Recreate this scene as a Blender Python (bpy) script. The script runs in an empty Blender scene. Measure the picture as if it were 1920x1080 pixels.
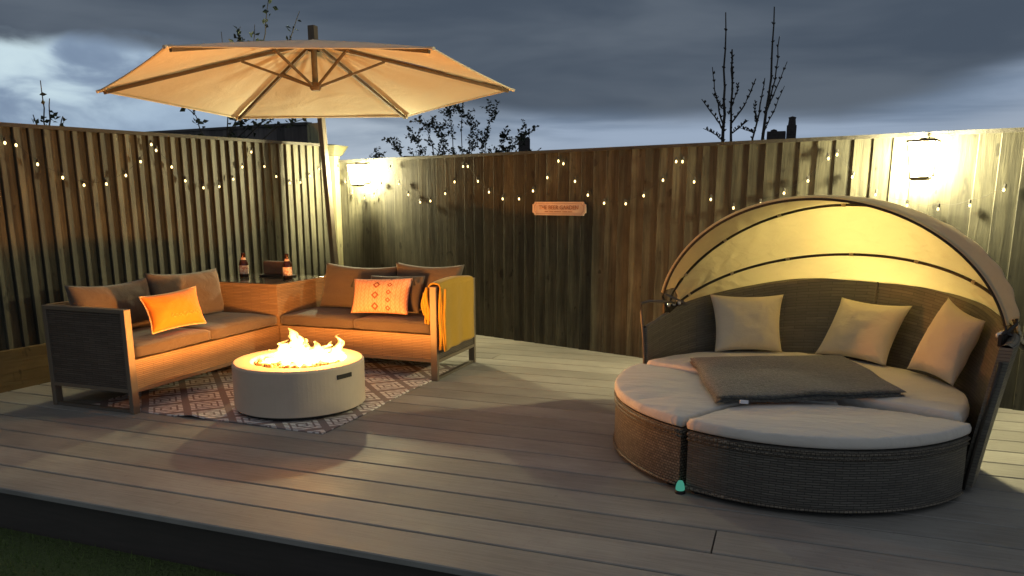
import bpy, bmesh, math, random
from math import sin, cos, pi, radians as R
from mathutils import Vector as V, Matrix, noise
random.seed(7)
S = bpy.context.scene
COL = S.collection

# ---------------------------------------------------------------- camera
CAM = bpy.data.cameras.new('camera'); CO = bpy.data.objects.new('camera', CAM); COL.objects.link(CO)
TILT, YAW = math.atan(.2054), R(20)
fw = V((-sin(YAW)*cos(TILT), cos(YAW)*cos(TILT), -sin(TILT)))
rt = V((cos(YAW), sin(YAW), 0)); upv = rt.cross(fw)
CO.matrix_world = Matrix(((rt.x, upv.x, -fw.x, 0), (rt.y, upv.y, -fw.y, 0), (rt.z, upv.z, -fw.z, 1.25), (0, 0, 0, 1)))
CAM.sensor_width = 36; CAM.lens = 36*1428/1920; CAM.shift_y = 128/1920; CAM.clip_end = 2000; CAM.clip_start = .05
S.camera = CO
S.view_settings.view_transform = 'Standard'; S.view_settings.look = 'None'; S.view_settings.gamma = 1
S.view_settings.exposure = .28
S.cycles.use_denoising = True
S.cycles.max_bounces = 8; S.cycles.transparent_max_bounces = 16
S.cycles.sample_clamp_indirect = 6
LAMP_COL = (1, .91, .53); LAMP_W_NEAR, LAMP_W_FAR = 450, 420
FIRE_COL = (1, .34, .055); FIRE_W = 112

# ---------------------------------------------------------------- sky (dusk clouds)
W = bpy.data.worlds.new('World'); S.world = W; W.use_nodes = True
def nodes_of(nt):
    nt.nodes.clear()
    def N(t, ins=None, **kw):
        n = nt.nodes.new(t)
        for k, v in kw.items(): setattr(n, k, v)
        for k, v in (ins or {}).items():
            if isinstance(v, bpy.types.NodeSocket): nt.links.new(v, n.inputs[k])
            else: n.inputs[k].default_value = v
        return n
    return N
def ramp(N, fac, stops, interp='LINEAR'):
    r = N('ShaderNodeValToRGB', {0: fac}); cr = r.color_ramp; cr.interpolation = interp
    while len(cr.elements) < len(stops): cr.elements.new(.5)
    for e, (p, c) in zip(cr.elements, stops):
        e.position = p; e.color = (*c, 1) if len(c) == 3 else c
    return r.outputs[0]
def mixc(N, fac, a, b, blend='MIX'):
    m = N('ShaderNodeMix', None, data_type='RGBA', blend_type=blend)
    for k, v in ((0, fac), (6, a), (7, b)):
        if isinstance(v, bpy.types.NodeSocket): m.id_data.links.new(v, m.inputs[k])
        else: m.inputs[k].default_value = v if k == 0 else (*v, 1)
    return m.outputs[2]
def math_(N, op, a, b=0.0, c=0.0, clamp=False):
    return N('ShaderNodeMath', {0: a, 1: b, 2: c}, operation=op, use_clamp=clamp).outputs[0]
N = nodes_of(W.node_tree)
tc = N('ShaderNodeTexCoord').outputs['Generated']
sp = N('ShaderNodeSeparateXYZ', {0: tc}).outputs
zz = math_(N, 'ADD', math_(N, 'MAXIMUM', sp[2], 0.0), .06)
px_, py_ = math_(N, 'DIVIDE', sp[0], zz), math_(N, 'DIVIDE', sp[1], zz)
plane = N('ShaderNodeCombineXYZ', {0: px_, 1: py_, 2: 0.0}).outputs[0]
def nz3(scale, sc, det=5., dis=.3, loc=(0, 0, 0)): return N('ShaderNodeTexNoise', {'Vector': N('ShaderNodeMapping', {0: tc, 1: loc, 3: sc}).outputs[0], 'Scale': scale, 'Detail': det, 'Roughness': .5, 'Distortion': dis}).outputs[0]
def sm(x, a, b): return N('ShaderNodeMapRange', {0: x, 1: a, 2: b, 3: 0., 4: 1.}, interpolation_type='SMOOTHSTEP', clamp=True).outputs[0]
n1 = nz3(1.5, (2, 2, 9), 4.)
n2 = nz3(1.3, (1.6, 1.6, 16), 6., .5)
n3 = nz3(3.2, (3, 3, 6.5), 7., .4)
zw = math_(N, 'ADD', sp[2], math_(N, 'SUBTRACT', math_(N, 'MULTIPLY', math_(N, 'SUBTRACT', n1, .5), .05), math_(N, 'MULTIPLY', math_(N, 'MAXIMUM', math_(N, 'SUBTRACT', sp[0], .04), 0.0), .2)))
deck_c = mixc(N, sm(n1, .35, .68), (.062, .083, .115), (.105, .13, .165))
over = mixc(N, sm(sp[2], .24, .45), deck_c, (.185, .20, .225))
# paler slate band between the cloud sheet and the horizon
bandc = mixc(N, sm(n2, .40, .66), (.15, .205, .29), (.31, .385, .50))
c1 = mixc(N, sm(zw, .118, .082), over, bandc)
c1 = mixc(N, sm(zw, .078, .040), c1, (.31, .37, .46))
# broken, brighter cloud low in the west
dh = N('ShaderNodeVectorMath', {0: tc, 1: (-.762, .633, .10)}, operation='SUBTRACT').outputs[0]
dh = N('ShaderNodeVectorMath', {0: N('ShaderNodeVectorMath', {0: dh, 1: (1, 1, .6)}, operation='MULTIPLY').outputs[0]}, operation='LENGTH').outputs['Value']
reach = math_(N, 'MULTIPLY', sm(dh, .42, .10), sm(math_(N, 'ADD', zw, math_(N, 'MULTIPLY', math_(N, 'SUBTRACT', n3, .5), .05)), .182, .158))
westc = mixc(N, sm(n3, .33, .66), (.19, .26, .37), (.36, .47, .60))
dh2 = N('ShaderNodeVectorMath', {0: tc, 1: (-.785, .605, .135)}, operation='SUBTRACT').outputs[0]
dh2 = N('ShaderNodeVectorMath', {0: N('ShaderNodeVectorMath', {0: dh2, 1: (1, 1, 2.6)}, operation='MULTIPLY').outputs[0]}, operation='LENGTH').outputs['Value']
westc = mixc(N, math_(N, 'MULTIPLY', sm(n3, .42, .68), sm(dh2, .19, .05)), westc, (.56, .70, .76))
c2 = mixc(N, reach, c1, westc)
dh3 = N('ShaderNodeVectorMath', {0: tc, 1: (-.49, .866, .06)}, operation='SUBTRACT').outputs[0]
dh3 = N('ShaderNodeVectorMath', {0: N('ShaderNodeVectorMath', {0: dh3, 1: (1, 1, 3.2)}, operation='MULTIPLY').outputs[0]}, operation='LENGTH').outputs['Value']
c2 = mixc(N, math_(N, 'MULTIPLY', sm(dh3, .26, .05), sm(n2, .25, .55)), c2, (.42, .49, .57))
bg = N('ShaderNodeBackground', {0: c2, 1: .86})
N('ShaderNodeOutputWorld', {0: bg.outputs[0]})

# ---------------------------------------------------------------- materials
def mat(name, build):
    m = bpy.data.materials.new(name); m.use_nodes = True
    n = nodes_of(m.node_tree); sh = build(n)
    n('ShaderNodeOutputMaterial', {0: sh}); return m
def pbsdf(N, col, rough=.6, bump=None, bs=.3, bd=.004, metal=0., **ex):
    ins = {'Base Color': col if isinstance(col, bpy.types.NodeSocket) else (*col, 1), 'Roughness': rough, 'Metallic': metal}
    ins.update(ex)
    if bump is not None: ins['Normal'] = N('ShaderNodeBump', {'Height': bump, 'Strength': bs, 'Distance': bd}).outputs[0]
    return N('ShaderNodeBsdfPrincipled', ins).outputs[0]
def obj_c(N): return N('ShaderNodeTexCoord').outputs['Object']
def uv_c(N): return N('ShaderNodeTexCoord').outputs['UV']
def rnd(N): return N('ShaderNodeAttribute', None, attribute_name='rnd').outputs['Fac']
def noi(N, v, sc, det=4., ro=.55, dis=0.): return N('ShaderNodeTexNoise', {'Vector': v, 'Scale': sc, 'Detail': det, 'Roughness': ro, 'Distortion': dis}).outputs[0]
def mp(N, v, s, l=(0, 0, 0)): return N('ShaderNodeMapping', {0: v, 1: l, 3: s}).outputs[0]
def wood(c1, c2, axis=2, rough=.75):
    def b(N):
        o = obj_c(N); s = [14, 14, 14]; s[axis] = .9
        r = rnd(N)
        off = N('ShaderNodeCombineXYZ', {0: math_(N, 'MULTIPLY', r, 37.), 1: math_(N, 'MULTIPLY', r, 91.), 2: math_(N, 'MULTIPLY', r, 13.)}).outputs[0]
        ov = N('ShaderNodeVectorMath', {0: o, 1: off}, operation='ADD').outputs[0]
        g = noi(N, mp(N, ov, s), 2.2, 7., .62, .8)
        big = noi(N, mp(N, ov, (1.5, 1.5, 1.5)), 1.7, 4., .6)
        kn = noi(N, mp(N, ov, (9, 9, 5)), 1.4, 2.)
        col = mixc(N, ramp(N, g, [(.3, (0, 0, 0)), (.72, (1, 1, 1))]), c1, c2)
        col = mixc(N, ramp(N, big, [(.35, (.55, .55, .55)), (.65, (0, 0, 0))]), col, tuple(x*.55 for x in c1))
        col = mixc(N, ramp(N, kn, [(.66, (0, 0, 0)), (.72, (.8, .8, .8))]), col, tuple(x*.35 for x in c1))
        v = math_(N, 'ADD', math_(N, 'MULTIPLY', r, .75), .58)
        col = N('ShaderNodeVectorMath', {0: col, 3: v}, operation='SCALE').outputs[0]
        return pbsdf(N, col, rough, g, .5, .006)
    return b
M = {}
M['fence'] = mat('fence_wood', wood((.022, .021, .014), (.112, .107, .073)))
M['fence_dark'] = mat('stained_wood', wood((.12, .10, .095), (.19, .165, .155)))
M['gravel_board'] = mat('gravel_board', wood((.20, .13, .04), (.30, .20, .07), 1))
M['post'] = mat('mossy_post', wood((.24, .22, .14), (.38, .36, .2)))
M['rail'] = mat('cap_rail_wood', wood((.05, .045, .04), (.09, .085, .075), 1))
M['cap'] = mat('mossy_cap', wood((.07, .065, .03), (.13, .125, .06), 1))
def deckm(N):
    o = obj_c(N); r = rnd(N)
    off = N('ShaderNodeCombineXYZ', {0: math_(N, 'MULTIPLY', r, 53.), 1: math_(N, 'MULTIPLY', r, 7.), 2: 0.0}).outputs[0]
    ov = N('ShaderNodeVectorMath', {0: o, 1: off}, operation='ADD').outputs[0]
    g = noi(N, mp(N, ov, (1.2, 26, 10)), 3., 6., .6, .3)
    blot = noi(N, mp(N, ov, (1, 1.6, 1)), 2.6, 6., .62)
    sc = noi(N, mp(N, o, (5, 2, 1), (3, 1, 0)), 6., 3., .7)
    col = mixc(N, ramp(N, g, [(.3, (0, 0, 0)), (.7, (1, 1, 1))]), (.235, .222, .198), (.325, .31, .278))
    col = mixc(N, ramp(N, blot, [(.42, (0, 0, 0)), (.66, (.42, .42, .42))]), col, (.46, .44, .39))
    col = mixc(N, ramp(N, sc, [(.62, (0, 0, 0)), (.72, (.35, .35, .35))]), col, (.20, .165, .145))
    v = math_(N, 'ADD', math_(N, 'MULTIPLY', r, .32), .84)
    col = N('ShaderNodeVectorMath', {0: col, 3: v}, operation='SCALE').outputs[0]
    rg = ramp(N, blot, [(.3, (.56, .56, .56)), (.7, (.74, .74, .74))])
    return pbsdf(N, col, rg, g, .35, .003)
M['deck'] = mat('composite_deck', deckm)
M['fascia'] = mat('deck_fascia', lambda N: pbsdf(N, mixc(N, noi(N, mp(N, obj_c(N), (2, 2, 20)), 3.), (.05, .042, .036), (.085, .07, .06)), .6))
def wick(c1, c2, bw=.030, bh=.0115, strength=.9, mo=.25):
    def b(N):
        u = uv_c(N)
        w = N('ShaderNodeTexNoise', {'Vector': u, 'Scale': 14., 'Detail': 2.}).outputs[1]
        uu = N('ShaderNodeVectorMath', {0: u, 1: N('ShaderNodeVectorMath', {0: w, 3: .006}, operation='SCALE').outputs[0]}, operation='ADD').outputs[0]
        br = N('ShaderNodeTexBrick', {'Vector': uu, 'Color1': (*c1, 1), 'Color2': (*c2, 1), 'Mortar': (c1[0]*mo, c1[1]*mo, c1[2]*mo, 1), 'Scale': 1., 'Mortar Size': .0022, 'Mortar Smooth': .8, 'Bias': 0., 'Brick Width': bw, 'Row Height': bh})
        big = noi(N, mp(N, u, (1, 9, 1)), 3., 3.)
        col = mixc(N, ramp(N, big, [(.3, (.45, .45, .45)), (.7, (0, 0, 0))]), br.outputs[0], tuple(x*.55 for x in c1))
        h = math_(N, 'SUBTRACT', 1.0, br.outputs[1])
        return pbsdf(N, col, .5, h, strength, .006)
    return b
M['wicker'] = mat('sofa_wicker', wick((.32, .215, .115), (.40, .275, .155), .16, .0115, .5, .5))
M['wicker_grey'] = mat('daybed_wicker', wick((.17, .145, .11), (.30, .255, .19), .0165, .0125, 1., .15))
M['wicker_front'] = mat('front_ottoman_wicker', wick((.125, .115, .095), (.185, .17, .14), .055, .0105, .9, .4))
M['wicker_back'] = mat('backrest_wicker', wick((.17, .155, .12), (.23, .21, .165), .12, .016, .6, .5))
M['wicker_panel'] = mat('arm_wicker', wick((.11, .09, .07), (.16, .13, .105), .10, .013))
def fabric(c, var=.12, sc=60., rough=.9, wr=.5, wsc=5., sheen=.2, st=(1, 1, 1.7)):
    def b(N):
        o = obj_c(N)
        f = noi(N, o, sc*6, 2.); w = noi(N, mp(N, o, st), wsc, 4., .55, .6); bl = noi(N, o, 3.5, 4.)
        col = mixc(N, bl, tuple(x*(1-var) for x in c), tuple(min(1, x*(1+var)) for x in c))
        h = math_(N, 'ADD', math_(N, 'MULTIPLY', f, .05), w)
        return pbsdf(N, col, rough, h, wr, .03, **{'Sheen Weight': sheen})
    return b
M['brown_fab'] = mat('brown_cushion', fabric((.095, .074, .056)))
M['cream_fab'] = mat('cream_cushion', fabric((.74, .69, .61), var=.05, wr=.8, wsc=3.2, st=(1, 3.4, 1)))
M['cream_pil'] = mat('cream_pillow', fabric((.72, .64, .49), var=.03, wr=.35, wsc=6.))
M['orange_fab'] = mat('orange_pillow', fabric((.88, .24, .012)))
M['orange_stitch'] = mat('orange_stitch', fabric((.95, .38, .06)))
M['orange_pipe'] = mat('pillow_piping', fabric((.75, .5, .25)))
M['mustard'] = mat('mustard_throw', fabric((.47, .27, .018), wr=.35, sc=90))
def blank(N):
    o = obj_c(N); f = noi(N, o, 75., 4., .75); w = noi(N, o, 7., 4.)
    col = mixc(N, ramp(N, f, [(.35, (0, 0, 0)), (.65, (1, 1, 1))]), (.035, .033, .026), (.17, .16, .13))
    return pbsdf(N, col, 1., math_(N, 'ADD', f, w), .8, .012, **{'Sheen Weight': .5})
M['blanket'] = mat('fleece_blanket', blank)
def pattern(N):
    u = N('ShaderNodeSeparateXYZ', {0: uv_c(N)}).outputs
    # columns of diamonds and dashes on a peach ground
    def tri(x, k): return math_(N, 'PINGPONG', math_(N, 'MULTIPLY', x, k), .5)
    d = math_(N, 'ADD', math_(N, 'ABSOLUTE', math_(N, 'SUBTRACT', math_(N, 'MULTIPLY', u[0], 9.), 4.15)), math_(N, 'MULTIPLY', math_(N, 'ABSOLUTE', math_(N, 'SUBTRACT', math_(N, 'FRACT', math_(N, 'MULTIPLY', u[1], 3.3)), .5)), 1.7))
    ring = math_(N, 'LESS_THAN', math_(N, 'ABSOLUTE', math_(N, 'SUBTRACT', d, .45)), .17)
    d2 = math_(N, 'ADD', math_(N, 'ABSOLUTE', math_(N, 'SUBTRACT', math_(N, 'MULTIPLY', u[0], 12.), 8.2)), math_(N, 'MULTIPLY', math_(N, 'ABSOLUTE', math_(N, 'SUBTRACT', math_(N, 'FRACT', math_(N, 'MULTIPLY', u[1], 4.6)), .5)), 1.7))
    ring2 = math_(N, 'LESS_THAN', math_(N, 'ABSOLUTE', math_(N, 'SUBTRACT', d2, .4)), .16)
    st = math_(N, 'GREATER_THAN', tri(u[0], 13.), .38)
    zg = math_(N, 'GREATER_THAN', math_(N, 'FRACT', math_(N, 'ADD', math_(N, 'MULTIPLY', u[1], 9.), math_(N, 'MULTIPLY', tri(u[0], 16.), 2.))), .6)
    m1 = math_(N, 'MAXIMUM', ring, ring2)
    m2 = math_(N, 'MAXIMUM', math_(N, 'MULTIPLY', st, .45), math_(N, 'MULTIPLY', zg, .4))
    col = mixc(N, m2, (.80, .44, .30), (.58, .15, .05))
    col = mixc(N, math_(N, 'MULTIPLY', m1, .9), col, (.20, .06, .02))
    return pbsdf(N, col, .9, noi(N, obj_c(N), 9.), .4, .02)
M['pattern_fab'] = mat('patterned_pillow', pattern)
def rug(N):
    o = obj_c(N); s = N('ShaderNodeSeparateXYZ', {0: o}).outputs
    wob = math_(N, 'MULTIPLY', noi(N, o, 3., 2.), .02)
    k = 1/.23/1.414
    p = math_(N, 'FRACT', math_(N, 'MULTIPLY', math_(N, 'ADD', math_(N, 'ADD', s[0], s[1]), wob), k))
    q = math_(N, 'FRACT', math_(N, 'MULTIPLY', math_(N, 'SUBTRACT', s[0], s[1]), k))
    d = math_(N, 'MAXIMUM', math_(N, 'ABSOLUTE', math_(N, 'SUBTRACT', p, .5)), math_(N, 'ABSOLUTE', math_(N, 'SUBTRACT', q, .5)))
    ring = math_(N, 'GREATER_THAN', math_(N, 'SINE', math_(N, 'MULTIPLY', d, 40.)), -.55)
    inside = math_(N, 'LESS_THAN', d, .41)
    zz = math_(N, 'GREATER_THAN', math_(N, 'FRACT', math_(N, 'MULTIPLY', s[1], 21.)), .3)
    m = math_(N, 'MULTIPLY', math_(N, 'MULTIPLY', ring, inside), math_(N, 'MAXIMUM', zz, .35))
    f = noi(N, o, 120., 2.)
    m = math_(N, 'MULTIPLY', m, math_(N, 'ADD', math_(N, 'MULTIPLY', f, .5), .6), clamp=True)
    col = mixc(N, m, (.30, .23, .21), (.92, .87, .82))
    return pbsdf(N, col, .95, f, .6, .004)
M['rug'] = mat('woven_rug', rug)
M['metal_beige'] = mat('beige_metal', lambda N: pbsdf(N, (.18, .145, .105), .5, metal=.1))
M['metal_grey'] = mat('grey_metal', lambda N: pbsdf(N, mixc(N, noi(N, obj_c(N), 40.), (.13, .11, .09), (.19, .165, .13)), .45, metal=.3))
M['metal_dark'] = mat('dark_metal', lambda N: pbsdf(N, (.045, .038, .03), .4, metal=.4))
M['umb_metal'] = mat('umbrella_metal', lambda N: pbsdf(N, mixc(N, noi(N, obj_c(N), 12.), (.11, .088, .065), (.15, .12, .09)), .75, **{'Specular IOR Level': .2}))
M['mast'] = mat('mast_metal', lambda N: pbsdf(N, mixc(N, noi(N, obj_c(N), 12.), (.055, .043, .03), (.08, .065, .048)), .6))
M['bolt'] = mat('bright_bolt', lambda N: pbsdf(N, (.8, .78, .72), .25, metal=.6))
M['glass_top'] = mat('smoked_glass', lambda N: pbsdf(N, (.10, .095, .08), .12, **{'Coat Weight': .6}))
M['bottle'] = mat('brown_glass', lambda N: pbsdf(N, (.05, .014, .005), .08, **{'Transmission Weight': .25}))
M['label'] = mat('bottle_label', lambda N: pbsdf(N, mixc(N, ramp(N, noi(N, obj_c(N), 60.), [(.5, (0, 0, 0)), (.56, (1, 1, 1))]), (.75, .62, .48), (.55, .25, .15)), .6))
M['box_brown'] = mat('dark_brown_case', lambda N: pbsdf(N, mixc(N, noi(N, obj_c(N), 30.), (.10, .06, .04), (.14, .08, .055)), .6))
def conc(N):
    o = obj_c(N); n = noi(N, o, 9., 6., .65); f = noi(N, o, 90., 3.)
    return pbsdf(N, mixc(N, n, (.54, .44, .34), (.64, .54, .42)), .8, math_(N, 'ADD', n, math_(N, 'MULTIPLY', f, .3)), .25, .006)
M['concrete'] = mat('pale_concrete', conc)
M['black'] = mat('matt_black', lambda N: pbsdf(N, (.02, .018, .016), .7))
M['rock'] = mat('lava_rock', lambda N: pbsdf(N, mixc(N, noi(N, obj_c(N), 30.), (.12, .07, .04), (.30, .2, .1)), .9, noi(N, obj_c(N), 60.), .8, .01))
M['sign'] = mat('sign_face', lambda N: pbsdf(N, mixc(N, noi(N, obj_c(N), 14.), (.72, .50, .36), (.82, .60, .45)), .6))
M['sign_ink'] = mat('sign_lettering', lambda N: pbsdf(N, (.42, .17, .08), .6))
M['white'] = mat('white_tag', lambda N: pbsdf(N, (.75, .75, .8), .6))
def transl(c, c2, t=.5, wsc=6., wr=.5, sc=(1, 1, 1)):
    def b(N):
        o = obj_c(N); w = noi(N, mp(N, o, sc), wsc, 5., .55, .5); bl = noi(N, o, 2.4, 4.)
        bmp = N('ShaderNodeBump', {'Height': w, 'Strength': wr, 'Distance': .03}).outputs[0]
        col = mixc(N, bl, c, c2)
        d = N('ShaderNodeBsdfDiffuse', {0: col, 'Normal': bmp}).outputs[0]
        tl = N('ShaderNodeBsdfTranslucent', {0: col, 'Normal': bmp}).outputs[0]
        return N('ShaderNodeMixShader', {0: t, 1: d, 2: tl}).outputs[0]
    return b
M['canopy'] = mat('daybed_canopy', transl((.76, .68, .47), (.83, .75, .53), .5, 7., .55, (1, 1, 2)))
M['umbrella'] = mat('umbrella_fabric', transl((.76, .71, .58), (.82, .77, .64), .3, 3., .45))
def emis(c, s): return lambda N: N('ShaderNodeEmission', {0: (*c, 1), 1: s}).outputs[0]
M['bulb'] = mat('lit_bulb', emis((1, .74, .30), 4.))
M['lamp_core'] = mat('lamp_core', emis((1, .86, .5), 40.))
def glassp(N):
    t = N('ShaderNodeBsdfTransparent', {0: (1, .97, .9, 1)}).outputs[0]
    g = N('ShaderNodeBsdfTranslucent', {0: (1, .95, .85, 1)}).outputs[0]
    return N('ShaderNodeMixShader', {0: .5, 1: t, 2: g}).outputs[0]
M['lamp_glass'] = mat('lantern_glass', glassp)
M['teal'] = mat('teal_light', emis((.10, .50, .36), .42))
def flame(N):
    o = obj_c(N); n = noi(N, mp(N, o, (1, 1, .5)), 17., 5., .62, 1.8)
    d = ramp(N, n, [(.41, (0, 0, 0)), (.60, (1, 1, 1))])
    st = math_(N, 'ADD', math_(N, 'MULTIPLY', d, 330.), 4.)
    return N('ShaderNodeEmission', {0: (1, .50, .11, 1), 1: st}).outputs[0]
def flame_mat():
    m = bpy.data.materials.new('flame'); m.use_nodes = True
    n = nodes_of(m.node_tree); sh = flame(n)
    n('ShaderNodeOutputMaterial', {1: sh}); return m
M['flame'] = flame_mat()
M['bark'] = mat('dark_bark', lambda N: pbsdf(N, mixc(N, noi(N, obj_c(N), 20.), (.03, .026, .022), (.06, .05, .042)), .9))
M['leaf'] = mat('dark_leaf', lambda N: pbsdf(N, mixc(N, rnd(N), (.015, .022, .012), (.035, .05, .028)), .7))
M['grass'] = mat('grass_blade', lambda N: pbsdf(N, mixc(N, rnd(N), (.06, .10, .015), (.13, .19, .04)), .7))
def lawnm(N):
    o = obj_c(N); n = noi(N, o, 3., 6.); f = noi(N, o, 60., 3.)
    return pbsdf(N, mixc(N, f, (.05, .075, .02), mixc_c(N, n)), 1., f, .8, .03)
def mixc_c(N, n): return mixc(N, n, (.08, .12, .035), (.13, .17, .05))
M['lawn'] = mat('lawn_ground', lawnm)
M['brick'] = mat('far_brick', lambda N: pbsdf(N, N('ShaderNodeTexBrick', {'Vector': uv_c(N), 'Color1': (.05, .04, .038, 1), 'Color2': (.035, .028, .027, 1), 'Mortar': (.06, .055, .05, 1), 'Scale': 4.}).outputs[0], .9))
M['tile'] = mat('roof_tile', lambda N: pbsdf(N, N('ShaderNodeTexBrick', {'Vector': uv_c(N), 'Color1': (.045, .04, .042, 1), 'Color2': (.03, .028, .03, 1), 'Mortar': (.012, .012, .012, 1), 'Scale': 3.}).outputs[0], .8))
M['stone'] = mat('slate_stone', lambda N: pbsdf(N, mixc(N, noi(N, obj_c(N), 12., 5.), (.15, .155, .19), (.24, .245, .29)), .8, noi(N, obj_c(N), 30.), .4, .01))
M['pane'] = mat('window_glass', lambda N: pbsdf(N, (.03, .035, .045), .1))

# ---------------------------------------------------------------- mesh helpers
class B:
    def __init__(s): s.v = []; s.f = []; s.uv = []; s.r = []; s.cr = 0.
    def add(s, vs, fs, uvs=None):
        b = len(s.v); s.v += [V(x) for x in vs]
        for i, f in enumerate(fs):
            s.f.append([b+j for j in f]); s.r.append(s.cr)
            s.uv.append(uvs[i] if uvs else None)
        return s
    def hexa(s, p):   # 8 corners: bottom 4 ccw, top 4 ccw
        return s.add(p, [(3, 2, 1, 0), (4, 5, 6, 7), (0, 1, 5, 4), (1, 2, 6, 5), (2, 3, 7, 6), (3, 0, 4, 7)])
    def box(s, a, b):
        (x0, y0, z0), (x1, y1, z1) = a, b
        return s.hexa([(x0, y0, z0), (x1, y0, z0), (x1, y1, z0), (x0, y1, z0), (x0, y0, z1), (x1, y0, z1), (x1, y1, z1), (x0, y1, z1)])
    def bar(s, a, b, w, h=None, up=(0, 0, 1)):
        a, b = V(a), V(b); h = h or w; d = (b-a).normalized(); u = V(up)
        if abs(d.dot(u)) > .98: u = V((0, 1, 0))
        x = d.cross(u).normalized()*w/2; y = x.cross(d).normalized()*h/2
        return s.hexa([a-x-y, a+x-y, a+x+y, a-x+y, b-x-y, b+x-y, b+x+y, b-x+y])
    def tube(s, pts, r, n=8, cap=True):
        pts = [V(p) for p in pts]; rs = r if isinstance(r, (list, tuple)) else [r]*len(pts)
        ref = V((.3, .2, 1)).normalized(); base = len(s.v); vs = []; fs = []
        for i, p in enumerate(pts):
            d = (pts[min(i+1, len(pts)-1)]-pts[max(i-1, 0)]).normalized()
            if abs(d.dot(ref)) > .95: ref2 = V((1, 0, 0))
            else: ref2 = ref
            x = d.cross(ref2).normalized(); y = d.cross(x).normalized()
            for k in range(n):
                a = 2*pi*k/n; vs.append(p+x*cos(a)*rs[i]+y*sin(a)*rs[i])
        for i in range(len(pts)-1):
            for k in range(n):
                k2 = (k+1) % n
                fs.append((i*n+k, i*n+k2, (i+1)*n+k2, (i+1)*n+k))
        if cap: fs.append(tuple(range(n))[::-1]); fs.append(tuple((len(pts)-1)*n+k for k in range(n)))
        return s.add(vs, fs)
    def lathe(s, c, prof, n=48, capb=False, capt=False):
        c = V(c); vs = []; fs = []; uvs = []
        for (r, z) in prof:
            for k in range(n):
                a = 2*pi*k/n; vs.append(c+V((r*cos(a), r*sin(a), z)))
        for i in range(len(prof)-1):
            for k in range(n):
                k2 = (k+1) % n; fs.append((i*n+k, i*n+k2, (i+1)*n+k2, (i+1)*n+k))
                rr = max(prof[i][0], prof[i+1][0])*2*pi/n; z0, z1 = prof[i][1], prof[i+1][1]
                uvs.append([(k*rr, z0), ((k+1)*rr, z0), ((k+1)*rr, z1), (k*rr, z1)])
        if capb: fs.append(tuple(range(n))[::-1]); uvs.append(None)
        if capt: fs.append(tuple((len(prof)-1)*n+k for k in range(n))); uvs.append(None)
        return s.add(vs, fs, uvs)
    def grid(s, fn, nu, nv, closed_u=False, uvf=None):
        vs = [fn(i/nu, j/nv) for j in range(nv+1) for i in range(nu+1)]
        fs = []; uvs = []
        for j in range(nv):
            for i in range(nu):
                a = j*(nu+1)+i; fs.append((a, a+1, a+nu+2, a+nu+1))
                q = [(i/nu, j/nv), ((i+1)/nu, j/nv), ((i+1)/nu, (j+1)/nv), (i/nu, (j+1)/nv)]
                uvs.append([uvf(*t) if uvf else t for t in q])
        return s.add(vs, fs, uvs)
    def done(s, name, m, parent=None, smooth=False, bevel=0, solid=0, merge=False, kind=None, seg=2):
        loc = V((0, 0, 0))
        if parent is None and kind is None:
            xs = [v.x for v in s.v]; ys = [v.y for v in s.v]; zs = [v.z for v in s.v]
            loc = V(((min(xs)+max(xs))/2, (min(ys)+max(ys))/2, min(zs)))
        me = bpy.data.meshes.new(name); me.from_pydata([v-loc for v in s.v], [], s.f)
        ul = me.uv_layers.new(name='uv'); at = me.attributes.new('rnd', 'FLOAT', 'FACE')
        for i, p in enumerate(me.polygons):
            at.data[i].value = s.r[i]
            if s.uv[i]:
                for li, q in zip(p.loop_indices, s.uv[i]): ul.data[li].uv = q
            else:
                n = p.normal; ax = max(range(3), key=lambda k: abs(n[k]))
                for li, vi in zip(p.loop_indices, p.vertices):
                    c = me.vertices[vi].co
                    ul.data[li].uv = (c.y, c.z) if ax == 0 else (c.x, c.z) if ax == 1 else (c.x, c.y)
            p.use_smooth = smooth
        if merge:
            bm = bmesh.new(); bm.from_mesh(me); bmesh.ops.remove_doubles(bm, verts=bm.verts, dist=merge if isinstance(merge, float) else 1e-5)
            bmesh.ops.recalc_face_normals(bm, faces=bm.faces); bm.to_mesh(me); bm.free()
        me.materials.append(m)
        o = bpy.data.objects.new(name, me); COL.objects.link(o); o.location = loc
        if bevel:
            md = o.modifiers.new('b', 'BEVEL'); md.width = bevel; md.segments = seg; md.limit_method = 'ANGLE'; md.angle_limit = R(40)
        if solid:
            md = o.modifiers.new('s', 'SOLIDIFY'); md.thickness = solid; md.offset = 0
        if parent is not None: setp(o, parent)
        if kind: o['kind'] = kind
        return o
def setp(o, p):
    o.parent = p; mw = Matrix.Translation(-wl(p)); o.matrix_parent_inverse = mw
def wl(p):
    l = V(p.location)
    if p.parent: l = l if p.parent is None else l
    return l
def thing(name, label, cat, loc, group=None):
    e = bpy.data.objects.new(name, None); COL.objects.link(e); e.location = loc; e.empty_display_size = .1
    return tag(e, label, cat, group)
def tag(o, label, cat, group=None):
    o['label'] = label; o['category'] = cat
    if group: o['group'] = group
    return o
def sub(o, parent):   # sub-part under a part whose own origin sits at world zero
    o.parent = parent; return o
# parts keep world coordinates; for a sub-part the parent part's matrix is identity in world space, so no inverse is needed
def part(b, name, m, root, **k): return b.done(name, m, root, **k)
def subpart(b, name, m, prt, **k):
    o = b.done(name, m, None, kind='tmp', **k); del o['kind']; o.parent = prt; return o

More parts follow.
